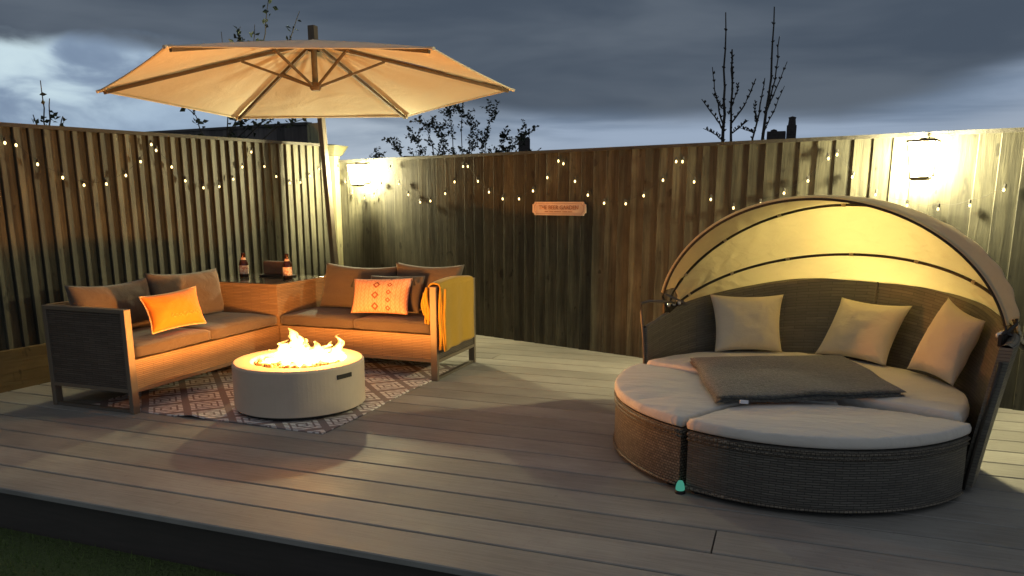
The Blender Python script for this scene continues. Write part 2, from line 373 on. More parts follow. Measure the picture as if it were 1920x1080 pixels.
# ---------------------------------------------------------------- ground and deck
LAWN_Z = -.22
b = B(); b.add([(-400, -400, LAWN_Z), (400, -400, LAWN_Z), (400, 400, LAWN_Z), (-400, 400, LAWN_Z)], [(0, 1, 2, 3)])
b.done('ground', M['lawn'], kind='structure')
def fence_y(x): return 6.556-.3209*(x+2.708)
DECK_Y0, PITCH = 2.235, .2085
b = B(); rows = int((7.3-DECK_Y0)/PITCH)+1
for i in range(rows):
    y0 = DECK_Y0+i*PITCH; y1 = y0+PITCH-.0095
    if i == 0: y0 -= .012
    xr = min(4.2, (6.556-y0)/.3209-2.708+.06); xl = -4.93+.0724*max(0, y0-3.3)
    joints = {2: [-.197], 5: [1.9], 9: [-3.9], 12: [-.6], 0: [3.1], 16: [-2.2]}.get(i, [])
    xs = [xl]+[j for j in joints if xl < j < xr]+[xr]
    for j in range(len(xs)-1):
        b.cr = random.random()
        x0, x1 = xs[j]+(.003 if j else 0), xs[j+1]-(.003 if j < len(xs)-2 else 0)
        if x1-x0 < .05: continue
        e = .004
        prof = [(y0, -.024), (y0, -e), (y0+e, 0), (y1-e, 0), (y1, -e), (y1, -.024)]
        n = len(prof); vs = [(x0, p, q) for p, q in prof]+[(x1, p, q) for p, q in prof]
        fs = [(k+1, k, n+k, n+k+1) for k in range(n-1)]+[(0, n-1, 2*n-1, n)]+[tuple(range(n)), tuple(range(2*n-1, n-1, -1))]
        b.add(vs, fs)
b.done('deck', M['deck'], kind='structure', merge=False)
b = B(); b.box((-4.95, 2.262, LAWN_Z-.02), (4.2, 2.285, -.03)); b.box((-4.95, 2.29, -.09), (4.2, 7.3, -.032))
b.done('deck_fascia', M['fascia'], kind='structure')
# grass tufts in front of the deck
b = B()
for i in range(16000):
    x = random.uniform(-5.2, 1.2); y = random.uniform(1.15, 2.25); a = random.uniform(0, pi); h = random.uniform(.012, .034); w = .0016
    lx, ly = random.uniform(-.012, .012), random.uniform(-.012, .012); b.cr = random.random()
    b.add([(x-w*cos(a), y-w*sin(a), LAWN_Z), (x+w*cos(a), y+w*sin(a), LAWN_Z), (x+lx, y+ly, LAWN_Z+h)], [(0, 1, 2)])
g = b.done('grass', M['grass'], kind='stuff')
tag(g, 'dark short lawn grass in front of the deck edge', 'grass')

# ---------------------------------------------------------------- fences
def fence_boards(P0, P1, z0, z1a, z1b, pitch, nrm, tk=.034):
    P0, P1 = V((*P0, 0)), V((*P1, 0)); L = (P1-P0).length; d = (P1-P0)/L; n = V((*nrm, 0)).normalized(); b = B()
    k = int(L/pitch); 
    for i in range(k+1):
        s0 = i*pitch; s1 = min(L, s0+pitch+.012); b.cr = random.random()
        if s1-s0 < .02: continue
        j = random.uniform(-.0015, .0015)
        thick, thin = tk+j, .006+j
        tz = z1a+(z1b-z1a)*(s0/L)-random.uniform(0, .006)
        q = [P0+d*s0, P0+d*s1, P0+d*s1+n*thin, P0+d*(s0+.004)+n*thick, P0+d*s0+n*(thick-.003)]
        m = len(q); wob = random.uniform(-.002, .002)
        vs = [p+V((0, 0, z0)) for p in q]+[p+d*wob+V((0, 0, tz)) for p in q]
        fs = [(a, (a+1) % m, m+(a+1) % m, m+a) for a in range(m)]+[tuple(range(m))[::-1], tuple(range(m, 2*m))]
        b.add(vs, fs)
    return b
LF0, LF1 = (-5.0, 1.95), (-4.622, 7.165)
LN = V((LF1[1]-LF0[1], -(LF1[0]-LF0[0]), 0)).normalized()
def lfz(y): return 1.739+(y-3.69)*(1.813-1.739)/(6.956-3.69)
def lfx(y): return LF0[0]+(LF1[0]-LF0[0])*(y-LF0[1])/(LF1[1]-LF0[1])
lf = thing('fence', 'brown vertical board fence on the left behind the corner sofa', 'fence', (-4.82, 4.5, LAWN_Z))
part(fence_boards(LF0, LF1, .27, lfz(LF0[1])-.02, lfz(LF1[1])-.02, .106, LN[:2]), 'board_panel', M['fence'], lf)
b = B(); b.bar((LF0[0]-.0, LF0[1], lfz(LF0[1])-.012), (LF1[0]-.0, LF1[1], lfz(LF1[1])-.012), .085, .026); part(b, 'cap_rail', M['rail'], lf)
b = B(); b.cr = .4
for a_, b_ in ((1.95, 3.1), (3.104, 4.9), (4.904, 7.0)):
    b.hexa([(lfx(a_)+.01, a_, -.1), (lfx(a_)+.052, a_, -.1), (lfx(b_)+.052, b_, -.1), (lfx(b_)+.01, b_, -.1), (lfx(a_)+.01, a_, .272), (lfx(a_)+.052, a_, .272), (lfx(b_)+.052, b_, .272), (lfx(b_)+.01, b_, .272)])
part(b, 'gravel_board', M['gravel_board'], lf, bevel=.004)
for y in (2.0, 3.85, 5.7):
    b = B(); b.box((lfx(y)-.11, y-.045, LAWN_Z), (lfx(y)-.012, y+.045, lfz(y)-.04)); part(b, 'post', M['post'], lf)
BF0, BF1 = (-4.63, fence_y(-4.63)), (4.3, fence_y(4.3)); BD = V((BF1[0]-BF0[0], BF1[1]-BF0[1], 0)).normalized(); BN = V((BD.y, -BD.x, 0))
bf = thing('fence', 'dark vertical board fence at the back carrying both wall lanterns and the sign', 'fence', (-.2, fence_y(-.2), LAWN_Z))
part(fence_boards(BF0, BF1, -.15, 1.64, 1.64, .116, BN[:2], .019), 'board_panel', M['fence'], bf)
b = B(); b.bar(V((*BF0, 1.645))-BN*.002, V((*BF1, 1.645))-BN*.002, .070, .024); part(b, 'cap_rail', M['rail'], bf)
for s in range(5):
    p = V((*BF0, 0))+BD*(.3+1.83*s)-BN*.06
    b = B(); b.box((p.x-.045, p.y-.045, LAWN_Z), (p.x+.045, p.y+.045, 1.62)); part(b, 'post', M['post'], bf)
def on_back(x, z, off=0.): return V((x, fence_y(x), z))+BN*off
# corner post with a mossy cap
cp = thing('corner_post', 'short mossy capped corner post where the two fences meet', 'post', (-4.56, 7.10, LAWN_Z))
b = B(); b.box((-4.63, 7.03, LAWN_Z), (-4.52, 7.13, 1.70)); part(b, 'post_shaft', M['post'], cp, bevel=.004)
b = B(); b.hexa([(-4.66, 6.99, 1.702), (-4.50, 6.99, 1.702), (-4.50, 7.15, 1.702), (-4.66, 7.15, 1.702), (-4.72, 6.93, 1.80), (-4.44, 6.93, 1.80), (-4.44, 7.19, 1.80), (-4.72, 7.19, 1.80)]); part(b, 'post_cap', M['cap'], cp, bevel=.006)
# neighbour's taller fence behind the corner
nf = thing('fence', 'taller dark neighbouring fence rising beyond the left fence corner', 'fence', (-7, 7.93, LAWN_Z))
def nfy(x): return fence_y(x)
b = B(); b.cr = .3
x0, x1 = -10.5, -4.98
P0, P1 = (x0, nfy(x0)), (x1, nfy(x1))
part(fence_boards(P0, P1, LAWN_Z, 2.17, 2.04, .15, BN[:2]), 'board_panel', M['fence_dark'], nf)
b = B(); b.bar((x0, nfy(x0), 2.185), (x1, nfy(x1), 2.055), .08, .03); part(b, 'cap_rail', M['fence_dark'], nf)
b = B()
for k, (xa, xb) in enumerate(((-4.975, -4.93), (-4.925, -4.80))):
    b.cr = .9-.2*k; b.hexa([(xa, nfy(xa)-.05, LAWN_Z), (xb, nfy(xb)-.05, LAWN_Z), (xb, nfy(xb)+.03, LAWN_Z), (xa, nfy(xa)+.03, LAWN_Z), (xa, nfy(xa)-.05, 2.05), (xb, nfy(xb)-.05, 2.05), (xb, nfy(xb)+.03, 2.05), (xa, nfy(xa)+.03, 2.05)])
part(b, 'end_post', M['post'], nf, bevel=.003)

# ---------------------------------------------------------------- wall lanterns
def lantern(x, z, label, power, s=1.):
    t = thing('wall_lantern', label, 'lantern', on_back(x, z-.13*s, .03), 'lit wall lanterns on the back fence')
    c = on_back(x, z, .03+.125*s)
    def pt(u, v, w): return c+BD*u*s+BN*v*s+V((0, 0, w*s))
    b = B(); q = [(-.045, -.142), (.045, -.142), (.045, -.125), (-.045, -.125)]
    b.hexa([pt(u, v, -.10) for u, v in q]+[pt(u, v, .10) for u, v in q]); part(b, 'back_plate', M['metal_dark'], t, bevel=.003)
    b = B(); b.bar(pt(0, -.125, .095), pt(0, 0, .098), .012*s); part(b, 'arm', M['metal_dark'], t)
    bt, tp = .045, .072
    cb = [pt(i*bt, j*bt, -.12) for i, j in ((-1, -1), (1, -1), (1, 1), (-1, 1))]; ct = [pt(i*tp, j*tp, .085) for i, j in ((-1, -1), (1, -1), (1, 1), (-1, 1))]
    b = B()
    for k in range(4):
        b.bar(cb[k], ct[k], .007*s); b.bar(cb[k], cb[(k+1) % 4], .011*s); b.bar(ct[k], ct[(k+1) % 4], .012*s)
    fr = part(b, 'frame', M['metal_dark'], t)
    b = B(); b.hexa([pt(i*bt*.9, j*bt*.9, -.133) for i, j in ((-1, -1), (1, -1), (1, 1), (-1, 1))]+[pt(i*bt*.95, j*bt*.95, -.122) for i, j in ((-1, -1), (1, -1), (1, 1), (-1, 1))]); part(b, 'base', M['metal_dark'], t)
    b = B(); b.add([pt(i*.030, j*.030, .088) for i, j in ((-1, -1), (1, -1), (1, 1), (-1, 1))]+[pt(i*.01, j*.01, .105) for i, j in ((-1, -1), (1, -1), (1, 1), (-1, 1))], [(3, 2, 1, 0), (4, 5, 6, 7), (0, 1, 5, 4), (1, 2, 6, 5), (2, 3, 7, 6), (3, 0, 4, 7)]); part(b, 'roof', M['metal_dark'], t)
    b = B()
    for k in range(4):
        k2 = (k+1) % 4; i0, i1 = .93, .07; m_ = (cb[k]+cb[k2]+ct[k]+ct[k2])/4; cc = c
        f = lambda p: p+(cc-p)*.06
        b.add([f(cb[k]), f(cb[k2]), f(ct[k2]), f(ct[k])], [(0, 1, 2, 3)])
    part(b, 'glass', M['lamp_glass'], t)
    b = B(); b.lathe(c, [(.001, -.03*s), (.005*s, -.028*s), (.009*s, -.012*s), (.009*s, .008*s), (.005*s, .03*s), (.001, .032*s)], 16); part(b, 'lamp_bulb', M['lamp_core'], t, smooth=True)
    L = bpy.data.lights.new('lamp_light', 'POINT'); L.energy = power; L.color = LAMP_COL; L.shadow_soft_size = .04*s
    lo = bpy.data.objects.new('lamp_light', L); COL.objects.link(lo); lo.location = c; setp(lo, t)
lantern(.752, 1.505, 'lit square wall lantern with black frame above the round daybed', LAMP_W_NEAR, 1.05)
lantern(-4.10, 1.515, 'smaller looking lit wall lantern beside the parasol pole near the fence corner', LAMP_W_FAR, 1.0)

# ---------------------------------------------------------------- sign
sg = thing('sign', 'small pale oblong sign with notched corners on the dark back fence', 'sign', on_back(-1.845, 1.13, .03))
def notch(w, h, r, o=0.):
    pts = []
    for sx, sy, a0 in ((1, 1, 270), (-1, 1, 0), (-1, -1, 90), (1, -1, 180)):
        for k in range(6):
            a = R(a0-k*18) if False else R(a0-18*k)
            pts.append((sx*w/2+r*cos(R({(1, 1): 270, (-1, 1): 0, (-1, -1): 90, (1, -1): 180}[(sx, sy)]-18*k)), sy*h/2+r*sin(R({(1, 1): 270, (-1, 1): 0, (-1, -1): 90, (1, -1): 180}[(sx, sy)]-18*k))))
    return pts
def plate(w, h, r, d0, d1, cx, cz):
    pts = notch(w, h, r); n = len(pts); b = B()
    f = [on_back(cx, cz, d0)+BD*u+V((0, 0, v)) for u, v in pts]; g = [on_back(cx, cz, d1)+BD*u+V((0, 0, v)) for u, v in pts]
    b.add(f+g, [tuple(range(n)), tuple(range(2*n-1, n-1, -1))]+[(k, (k+1) % n, n+(k+1) % n, n+k) for k in range(n)]); return b
pl = part(plate(.54, .112, .022, .030, .040, -1.845, 1.178), 'plate', M['sign'], sg)
pts = notch(.50, .086, .02); n = len(pts)
b = B()
for k in range(n):
    a, c_ = pts[k], pts[(k+1) % n]
    b.bar(on_back(-1.845, 1.178, .041)+BD*a[0]+V((0, 0, a[1])), on_back(-1.845, 1.178, .041)+BD*c_[0]+V((0, 0, c_[1])), .0022)
part(b, 'border_line', M['sign_ink'], sg)
def text(s, x, z, size, parent):
    cu = bpy.data.curves.new('lettering', 'FONT'); cu.body = s; cu.size = size; cu.align_x = 'CENTER'; cu.align_y = 'CENTER'; cu.extrude = .0015
    to = bpy.data.objects.new('tmp', cu); COL.objects.link(to)
    bpy.context.view_layer.update()
    me = bpy.data.meshes.new_from_object(to.evaluated_get(bpy.context.evaluated_depsgraph_get())); COL.objects.unlink(to); bpy.data.objects.remove(to)
    o = on_back(x, z, .0425); mm = Matrix(((BD.x, 0, BN.x, o.x), (BD.y, 0, BN.y, o.y), (0, 1, 0, o.z), (0, 0, 0, 1))); me.transform(mm)
    me.materials.append(M['sign_ink']); ob = bpy.data.objects.new('lettering', me); COL.objects.link(ob); setp(ob, parent); return ob
text('THE BEER GARDEN', -1.845, 1.186, .047, sg)
b = B()
for u0, u1 in ((-.14, -.10), (-.092, -.05), (-.042, .03), (.038, .09), (.098, .14)):
    b.bar(on_back(-1.845, 1.153, .0425)+BD*u0, on_back(-1.845, 1.153, .0425)+BD*u1, .006, .002, up=BN)
part(b, 'fine_line', M['sign_ink'], sg)

# ---------------------------------------------------------------- string lights
def string(name_label, anchors, nrm, tail=()):
    base = anchors[0]
    t = thing('string_lights', name_label, 'string lights', (base[0], base[1], base[2]-.1), 'warm bulb string lights along the fences')
    w = B(); bulbs = []
    pts = [V(a) for a in anchors]
    for i, p in enumerate(pts):
        dx = V((random.uniform(-.010, .010), random.uniform(-.010, .010), 0))
        top = p+V((0, 0, .030)); c = B()
        c.tube([top+V((0, 0, .004)), top-V((0, 0, .020))+dx*.3], [.008, .010], 6); part(c, 'socket', M['black'], t)
        c = B(); c.lathe(p+dx*.6, [(.001, -.011), (.005, -.009), (.0075, -.002), (.006, .006), (.003, .011)], 8); part(c, 'bulb', M['bulb'], t, smooth=True)
        if i:
            q = pts[i-1]+V((0, 0, .032)); r_ = p+V((0, 0, .032)); L = (q-r_).length
            w.tube([q+(r_-q)*k/6-V((0, 0, .10*L*4*(k/6)*(1-k/6))) for k in range(7)], .0013, 5)
    part(w, 'cable', M['black'], t)
def lf_pt(px, py): pass
LFB = [(-4.825, 3.674, 1.611), (-4.82, 3.739, 1.601), (-4.81, 3.876, 1.485), (-4.798, 4.041, 1.401), (-4.787, 4.197, 1.353), (-4.774, 4.379, 1.364), (-4.762, 4.546, 1.43), (-4.751, 4.696, 1.538), (-4.743, 4.809, 1.672), (-4.739, 4.855, 1.63), (-4.729, 4.991, 1.509), (-4.72, 5.12, 1.403), (-4.707, 5.296, 1.35), (-4.694, 5.482, 1.362), (-4.682, 5.645, 1.429), (-4.672, 5.779, 1.539), (-4.663, 5.905, 1.675), (-4.652, 6.06, 1.554), (-4.641, 6.218, 1.467), (-4.628, 6.386, 1.411), (-4.616, 6.552, 1.419), (-4.606, 6.696, 1.485), (-4.594, 6.862, 1.558)]
BFB = [(-4.513, 7.083, 1.576), (-4.417, 7.052, 1.433), (-4.313, 7.018, 1.319), (-4.144, 6.964, 1.27), (-4.005, 6.92, 1.291), (-3.896, 6.885, 1.395), (-3.765, 6.843, 1.552), (-3.657, 6.808, 1.402), (-3.541, 6.771, 1.299), (-3.385, 6.721, 1.228), (-3.257, 6.68, 1.239), (-3.072, 6.62, 1.307), (-2.962, 6.585, 1.412), (-2.86, 6.552, 1.548), (-2.805, 6.535, 1.546), (-2.698, 6.5, 1.413), (-2.568, 6.459, 1.318), (-2.418, 6.411, 1.258), (-2.255, 6.358, 1.258), (-2.103, 6.309, 1.324), (-1.966, 6.265, 1.433), (-1.865, 6.233, 1.564), (-1.809, 6.215, 1.541), (-1.707, 6.182, 1.398), (-1.582, 6.142, 1.287), (-1.432, 6.094, 1.224), (-1.252, 6.036, 1.22), (-1.102, 5.988, 1.281), (-0.952, 5.94, 1.395), (-0.85, 5.907, 1.529), (-0.796, 5.89, 1.527), (-0.705, 5.861, 1.38), (-0.576, 5.819, 1.253), (-0.411, 5.766, 1.193), (-0.228, 5.708, 1.223), (-0.074, 5.658, 1.295), (0.07, 5.612, 1.375), (0.184, 5.576, 1.517), (0.237, 5.559, 1.539), (0.345, 5.524, 1.395), (0.486, 5.478, 1.282), (0.661, 5.423, 1.216), (0.832, 5.367, 1.195), (0.987, 5.318, 1.218), (1.148, 5.266, 1.307)]
string('string of small warm bulbs swagged across the left fence', LFB, LN)
string('string of small warm bulbs swagged across the back fence', BFB, BN)

# ---------------------------------------------------------------- cushions
def rbox(b, x0, x1, y0, y1, z0, z1, r=.025, n=14, seed=0, amp=.006, puff=.012):
    """soft upholstered block"""
    cx, cy, cz = (x0+x1)/2, (y0+y1)/2, (z0+z1)/2; hx, hy, hz = (x1-x0)/2, (y1-y0)/2, (z1-z0)/2
    bm = bmesh.new(); bmesh.ops.create_cube(bm, size=2); bmesh.ops.subdivide_edges(bm, edges=bm.edges[:], cuts=n, use_grid_fill=True)
    vs = []
    for v in bm.verts:
        p = V((v.co.x*hx, v.co.y*hy, v.co.z*hz))
        q = V((max(-hx+r, min(hx-r, p.x)), max(-hy+r, min(hy-r, p.y)), max(-hz+r, min(hz-r, p.z))))
        d = p-q
        if d.length > 1e-6: p = q+d.normalized()*min(r, max(abs(d.x), abs(d.y), abs(d.z)))
        u, w = v.co.x, v.co.y; 
        p.z += (1 if p.z > 0 else 0)*puff*(1-u**4)*(1-w**4)
        nz = noise.noise(V((p.x*7+seed, p.y*7, p.z*7)))+.5*noise.noise(V((p.x*17, p.y*17+seed, p.z*17)))
        p += v.normal*nz*amp
        vs.append(p+V((cx, cy, cz)))
    b.add(vs, [[v.index for v in f.verts] for f in bm.faces]); bm.free(); return b
def pillow(name, m, cs, t, parent=None, seed=0, n=26, pinch=.07, sag=0., wr=.010, pipe=None, pw=.55):
    """cushion stretched between four corner points BL, BR, TR, TL"""
    c = [V(p) for p in cs]; nrm = ((c[1]-c[0]).cross(c[3]-c[0])).normalized(); b = B()
    def P(u, v, side):
        # pull mid-edges inwards
        uu = u+(.5-u)*pinch*4*v*(1-v)*2*abs(u-.5); vv = v+(.5-v)*pinch*4*u*(1-u)*2*abs(v-.5)
        p = (c[0]*(1-uu)+c[1]*uu)*(1-vv)+(c[3]*(1-uu)+c[2]*uu)*vv
        e = (max(0, 1-abs(2*u-1)**2.4)*max(0, 1-abs(2*v-1)**2.4))**pw
        q = V((u*5+seed*3.1, v*5, side*2)); nz = noise.noise(q)+.6*noise.noise(q*2.7)
        # wrinkles radiating from corners
        rad = 0
        for (a, b_) in ((0, 0), (1, 0), (1, 1), (0, 1)):
            dd = math.hypot(u-a, v-b_); rad += sin(math.atan2(v-b_, u-a)*9+seed)*math.exp(-dd*4)*.5
        p = p+nrm*side*(t/2*e*(1+.05*nz)+wr*e*(nz*.22+rad))
        p.z -= sag*4*u*(1-u)*v
        return p
    globals()['LASTP'] = P
    b.grid(lambda u, v: P(u, v, 1), n, n); b.grid(lambda u, v: P(1-u, v, -1), n, n, uvf=lambda u, v: (1-u, v))
    o = b.done(name, m, parent, smooth=True, merge=.0008)
    if pipe:
        pp = []
        for k in range(4*n+1):
            s, f = divmod(k, n); s %= 4; f = f/n
            u, v = [(f, 0), (1, f), (1-f, 1), (0, 1-f)][s]; pp.append(P(u, v, 0))
        bb = B(); bb.tube([p-(V(o.location) if parent is None else V((0, 0, 0))) for p in pp], .0045, 6, cap=False)
        if parent is None: q = bb.done('piping', pipe, None, kind='tmp', smooth=True); del q['kind']; q.parent = o
    return o

# ---------------------------------------------------------------- corner sofa
SX0, SX1, SY0, SY1, SY2, SXR = -4.27, -3.60, 3.33, 4.74, 5.41, -2.27
AZ, RB, CB, CT = .645, .128, .325, .402
def side_panel(root, axis, pos, a0, a1, ztop, leg0=True, leg1=True, front='a1', wm='wicker_panel', thick=.05):
    """arm: frame posts, rails, woven panel, floor runner"""
    def p(t, z, o=0.): return (t, pos+o, z) if axis == 'y' else (pos+o, t, z)
    def bb(t0, t1, z0, z1, o0, o1):
        b = B()
        A, C_ = p(t0, z0, o0), p(t1, z1, o1)
        return b.box(tuple(min(i, j) for i, j in zip(A, C_)), tuple(max(i, j) for i, j in zip(A, C_)))
    h = thick/2
    part(bb(a0+.03, a1-.03, RB+.024, ztop-.024, -h+.008, h-.008), 'arm_panel', M[wm], root)
    for t0, t1 in ((a0, a0+.03), (a1-.03, a1)):
        part(bb(t0, t1, 0.0, ztop, -h, h), 'leg', M['metal_beige'], root, bevel=.003)
    part(bb(a0+.03, a1-.03, ztop-.024, ztop, -h, h), 'armrest', M['metal_beige'], root, bevel=.003)
    part(bb(a0+.03, a1-.03, RB, RB+.024, -h, h), 'lower_rail', M['metal_beige'], root, bevel=.002)
    part(bb(a0+.03, a1-.03, 0.002, .020, -h+.01, h-.01), 'floor_runner', M['metal_grey'], root)
def boxpart(root, name, m, a, c_, **k): return part(B().box(a, c_), name, M[m], root, **k)
ls = thing('sofa', 'left brown wicker sofa module holding the orange pillow', 'sofa', ((SX0+SX1)/2, (SY0+SY1)/2, 0), 'corner sofa modules')
side_panel(ls, 'y', SY0+.025, SX0+.02, SX1, AZ-.02)
boxpart(ls, 'front_panel', 'wicker', (SX1-.045, SY0+.05, RB+.02), (SX1-.008, SY1, CB-.004))
boxpart(ls, 'front_rail', 'metal_beige', (SX1-.05, SY0+.05, RB-.004), (SX1-.004, SY1, RB+.0195), bevel=.002)
boxpart(ls, 'back_panel', 'wicker', (SX0, SY0+.05, RB), (SX0+.04, SY1, AZ-.02))
boxpart(ls, 'seat_deck', 'metal_grey', (SX0+.04, SY0+.052, CB-.03), (SX1-.05, SY1, CB-.006))
for y in (SY1-.04,):
    boxpart(ls, 'leg', 'metal_beige', (SX0+.01, y, 0), (SX0+.04, y+.03, RB)); boxpart(ls, 'leg', 'metal_beige', (SX1-.045, y, 0), (SX1-.015, y+.03, RB-.004))
for k, (y0, y1) in enumerate(((SY0+.06, 4.035), (4.038, SY1-.005))):
    part(rbox(B(), SX0+.05, SX1-.004, y0, y1, CB, CT, .022, seed=k), 'seat_cushion', M['brown_fab'], ls, smooth=True)
pillow('back_cushion', M['brown_fab'], [(-4.045, 3.40, .415), (-4.04, 3.995, .415), (-4.10, 4.01, .735), (-4.11, 3.385, .745)], .16, ls, 1, pinch=.05, pw=.38, sag=.02)
pillow('back_cushion', M['brown_fab'], [(-4.04, 4.00, .415), (-4.03, 4.66, .415), (-4.08, 4.665, .745), (-4.09, 3.985, .765)], .16, ls, 5, pinch=.05, pw=.38, sag=.015)
rs = thing('sofa', 'right wicker sofa module holding the patterned pillow and mustard throw', 'sofa', ((SX1+SXR)/2, (SY1+SY2)/2, 0), 'corner sofa modules')
side_panel(rs, 'x', SXR-.025, SY1-.03, SY2, AZ+.02)
boxpart(rs, 'front_panel', 'wicker', (SX1+.002, SY1+.008, RB+.02), (SXR-.052, SY1+.045, CB-.004))
boxpart(rs, 'front_rail', 'metal_beige', (SX1+.002, SY1+.004, RB-.004), (SXR-.052, SY1+.05, RB+.0195), bevel=.002)
boxpart(rs, 'back_panel', 'wicker', (SX1+.002, SY2-.04, RB), (SXR-.052, SY2, AZ))
boxpart(rs, 'seat_deck', 'metal_grey', (SX1+.002, SY1+.05, CB-.03), (SXR-.052, SY2-.04, CB-.006))
boxpart(rs, 'leg', 'metal_beige', (SX1+.012, SY1+.012, 0), (SX1+.042, SY1+.042, RB-.004)); boxpart(rs, 'leg', 'metal_beige', (SX1+.012, SY2-.04, 0), (SX1+.042, SY2-.01, RB))
for k, (x0, x1) in enumerate(((SX1+.004, -2.965), (-2.962, SXR-.056))):
    part(rbox(B(), x0, x1, SY1+.004, SY2-.05, CB, CT, .022, seed=k+5), 'seat_cushion', M['brown_fab'], rs, smooth=True)
pillow('back_cushion', M['brown_fab'], [(-3.50, 5.13, .415), (-2.83, 5.13, .415), (-2.80, 5.20, .755), (-3.46, 5.20, .765)], .16, rs, 2, pinch=.05, pw=.38, sag=.02)
pillow('back_cushion', M['brown_fab'], [(-2.82, 5.135, .415), (-2.31, 5.135, .415), (-2.27, 5.21, .78), (-2.84, 5.205, .785)], .16, rs, 3, pinch=.05, pw=.38, sag=.02)
tb = thing('corner_table', 'square wicker corner table with glass top between the two sofas', 'table', ((SX0+SX1)/2, (SY1+SY2)/2, 0))
TZ = .63
boxpart(tb, 'front_panel', 'wicker', (SX0+.01, SY1+.006, RB+.02), (SX1-.006, SY1+.036, TZ-.035)); 
boxpart(tb, 'side_panel', 'wicker', (SX1-.040, SY1+.037, RB+.02), (SX1-.006, SY2, TZ-.035)); boxpart(tb, 'side_panel', 'wicker', (SX0, SY1+.037, RB+.02), (SX0+.03, SY2-.03, TZ-.035)); boxpart(tb, 'back_panel', 'wicker', (SX0, SY2-.03, RB+.02), (SX1-.042, SY2, TZ-.035))
b = B(); b.box((SX0, SY1, TZ-.033), (SX1, SY1+.045, TZ-.003)); b.box((SX0, SY2-.045, TZ-.033), (SX1, SY2, TZ-.003)); b.box((SX0, SY1+.0455, TZ-.033), (SX0+.045, SY2-.0455, TZ-.003)); b.box((SX1-.045, SY1+.0455, TZ-.033), (SX1, SY2-.0455, TZ-.003))
part(b, 'top_frame', M['wicker'], tb)
b = B(); b.box((SX0+.01, SY1+.01, TZ-.002), (SX1-.01, SY2-.01, TZ+.004)); part(b, 'table_top', M['glass_top'], tb, bevel=.002)
for x, y in ((SX0+.02, SY1+.05), (SX1-.05, SY1+.05), (SX0+.02, SY2-.05), (SX1-.05, SY2-.05)): boxpart(tb, 'leg', 'metal_beige', (x, y, 0), (x+.03, y+.03, RB+.02))
# bottles and box on the table
def bottle(x, y, label):
    t = thing('beer_bottle', label, 'bottle', (x, y, TZ+.004), 'brown beer bottles on the corner table'); c = (x, y, TZ+.004)
    part(B().lathe(c, [(.001, 0), (.033, 0), (.036, .006), (.036, .105), (.031, .125), (.017, .15), (.0145, .185), (.016, .187), (.016, .196), (.012, .199), (.001, .199)], 24), 'glass_body', M['bottle'], t, smooth=True)
    part(B().lathe(c, [(.0365, .028), (.0368, .032), (.0368, .092), (.0365, .096)], 24), 'body_label', M['label'], t, smooth=True)
    part(B().lathe(c, [(.0228, .139), (.0175, .152), (.0172, .160)], 20), 'neck_label', M['label'], t, smooth=True)
bottle(-4.165, 5.08, 'brown beer bottle standing left of the small dark box')
bottle(-3.745, 5.08, 'brown beer bottle standing right of the small dark box')
bx = thing('box', 'small dark brown box lying between the two beer bottles', 'box', (-3.95, 5.22, TZ+.004))
part(B().box((-4.07, 5.20, TZ+.02), (-3.83, 5.26, TZ+.128)), 'case', M['box_brown'], bx, bevel=.008)
part(B().box((-4.09, 5.17, TZ+.005), (-3.81, 5.29, TZ+.0195)), 'foot', M['black'], bx, bevel=.003)
# pillows and throw
p1 = pillow('pillow', M['orange_fab'], [(-3.735, 3.655, .425), (-3.731, 4.126, .425), (-3.84, 4.175, .665), (-3.833, 3.675, .650)], .13, None, 4, pinch=.10, pipe=M['orange_pipe'])
q = B(); PF = LASTP
q.tube([PF(.30+.55*k/40+.012*sin(k*1.9), .30+.045*sin(k*1.25)*(1.9 if k < 3 or k in (18, 19) else 1), 1)+V((.002, 0, 0))-V(p1.location) for k in range(41)], .0028, 5)
q = q.done('embroidery', M['orange_stitch'], None, kind='tmp'); del q['kind']; q.parent = p1
tag(p1, 'bright orange oblong pillow with pale piping on the left sofa', 'pillow')
p2 = pillow('pillow', M['pattern_fab'], [(-3.047, 4.861, .425), (-2.573, 4.871, .435), (-2.589, 4.991, .690), (-3.076, 4.98, .668)], .12, None, 8, pinch=.06)
for cpt in ((-3.080, 4.975, .655), (-2.580, 4.985, .685)):
    q = B()
    for k in range(5): q.tube([V(cpt)-V(p2.location), V(cpt)+V((.012*(1 if cpt[0] > -2.9 else -1)+.004*(k-2), -.01, -.045-.004*(k % 2)))-V(p2.location)], .003, 5)
    q = q.done('tassel', M['black'], None, kind='tmp'); del q['kind']; q.parent = p2
tag(p2, 'peach oblong pillow with diamond pattern columns on the right sofa', 'pillow')
p3 = pillow('pillow', M['brown_fab'], [(-2.98, 4.95, .425), (-2.53, 4.96, .435), (-2.525, 5.07, .700), (-2.98, 5.06, .690)], .12, None, 9, pinch=.05)
tag(p3, 'dark brown pillow mostly hidden behind the patterned pillow', 'pillow')
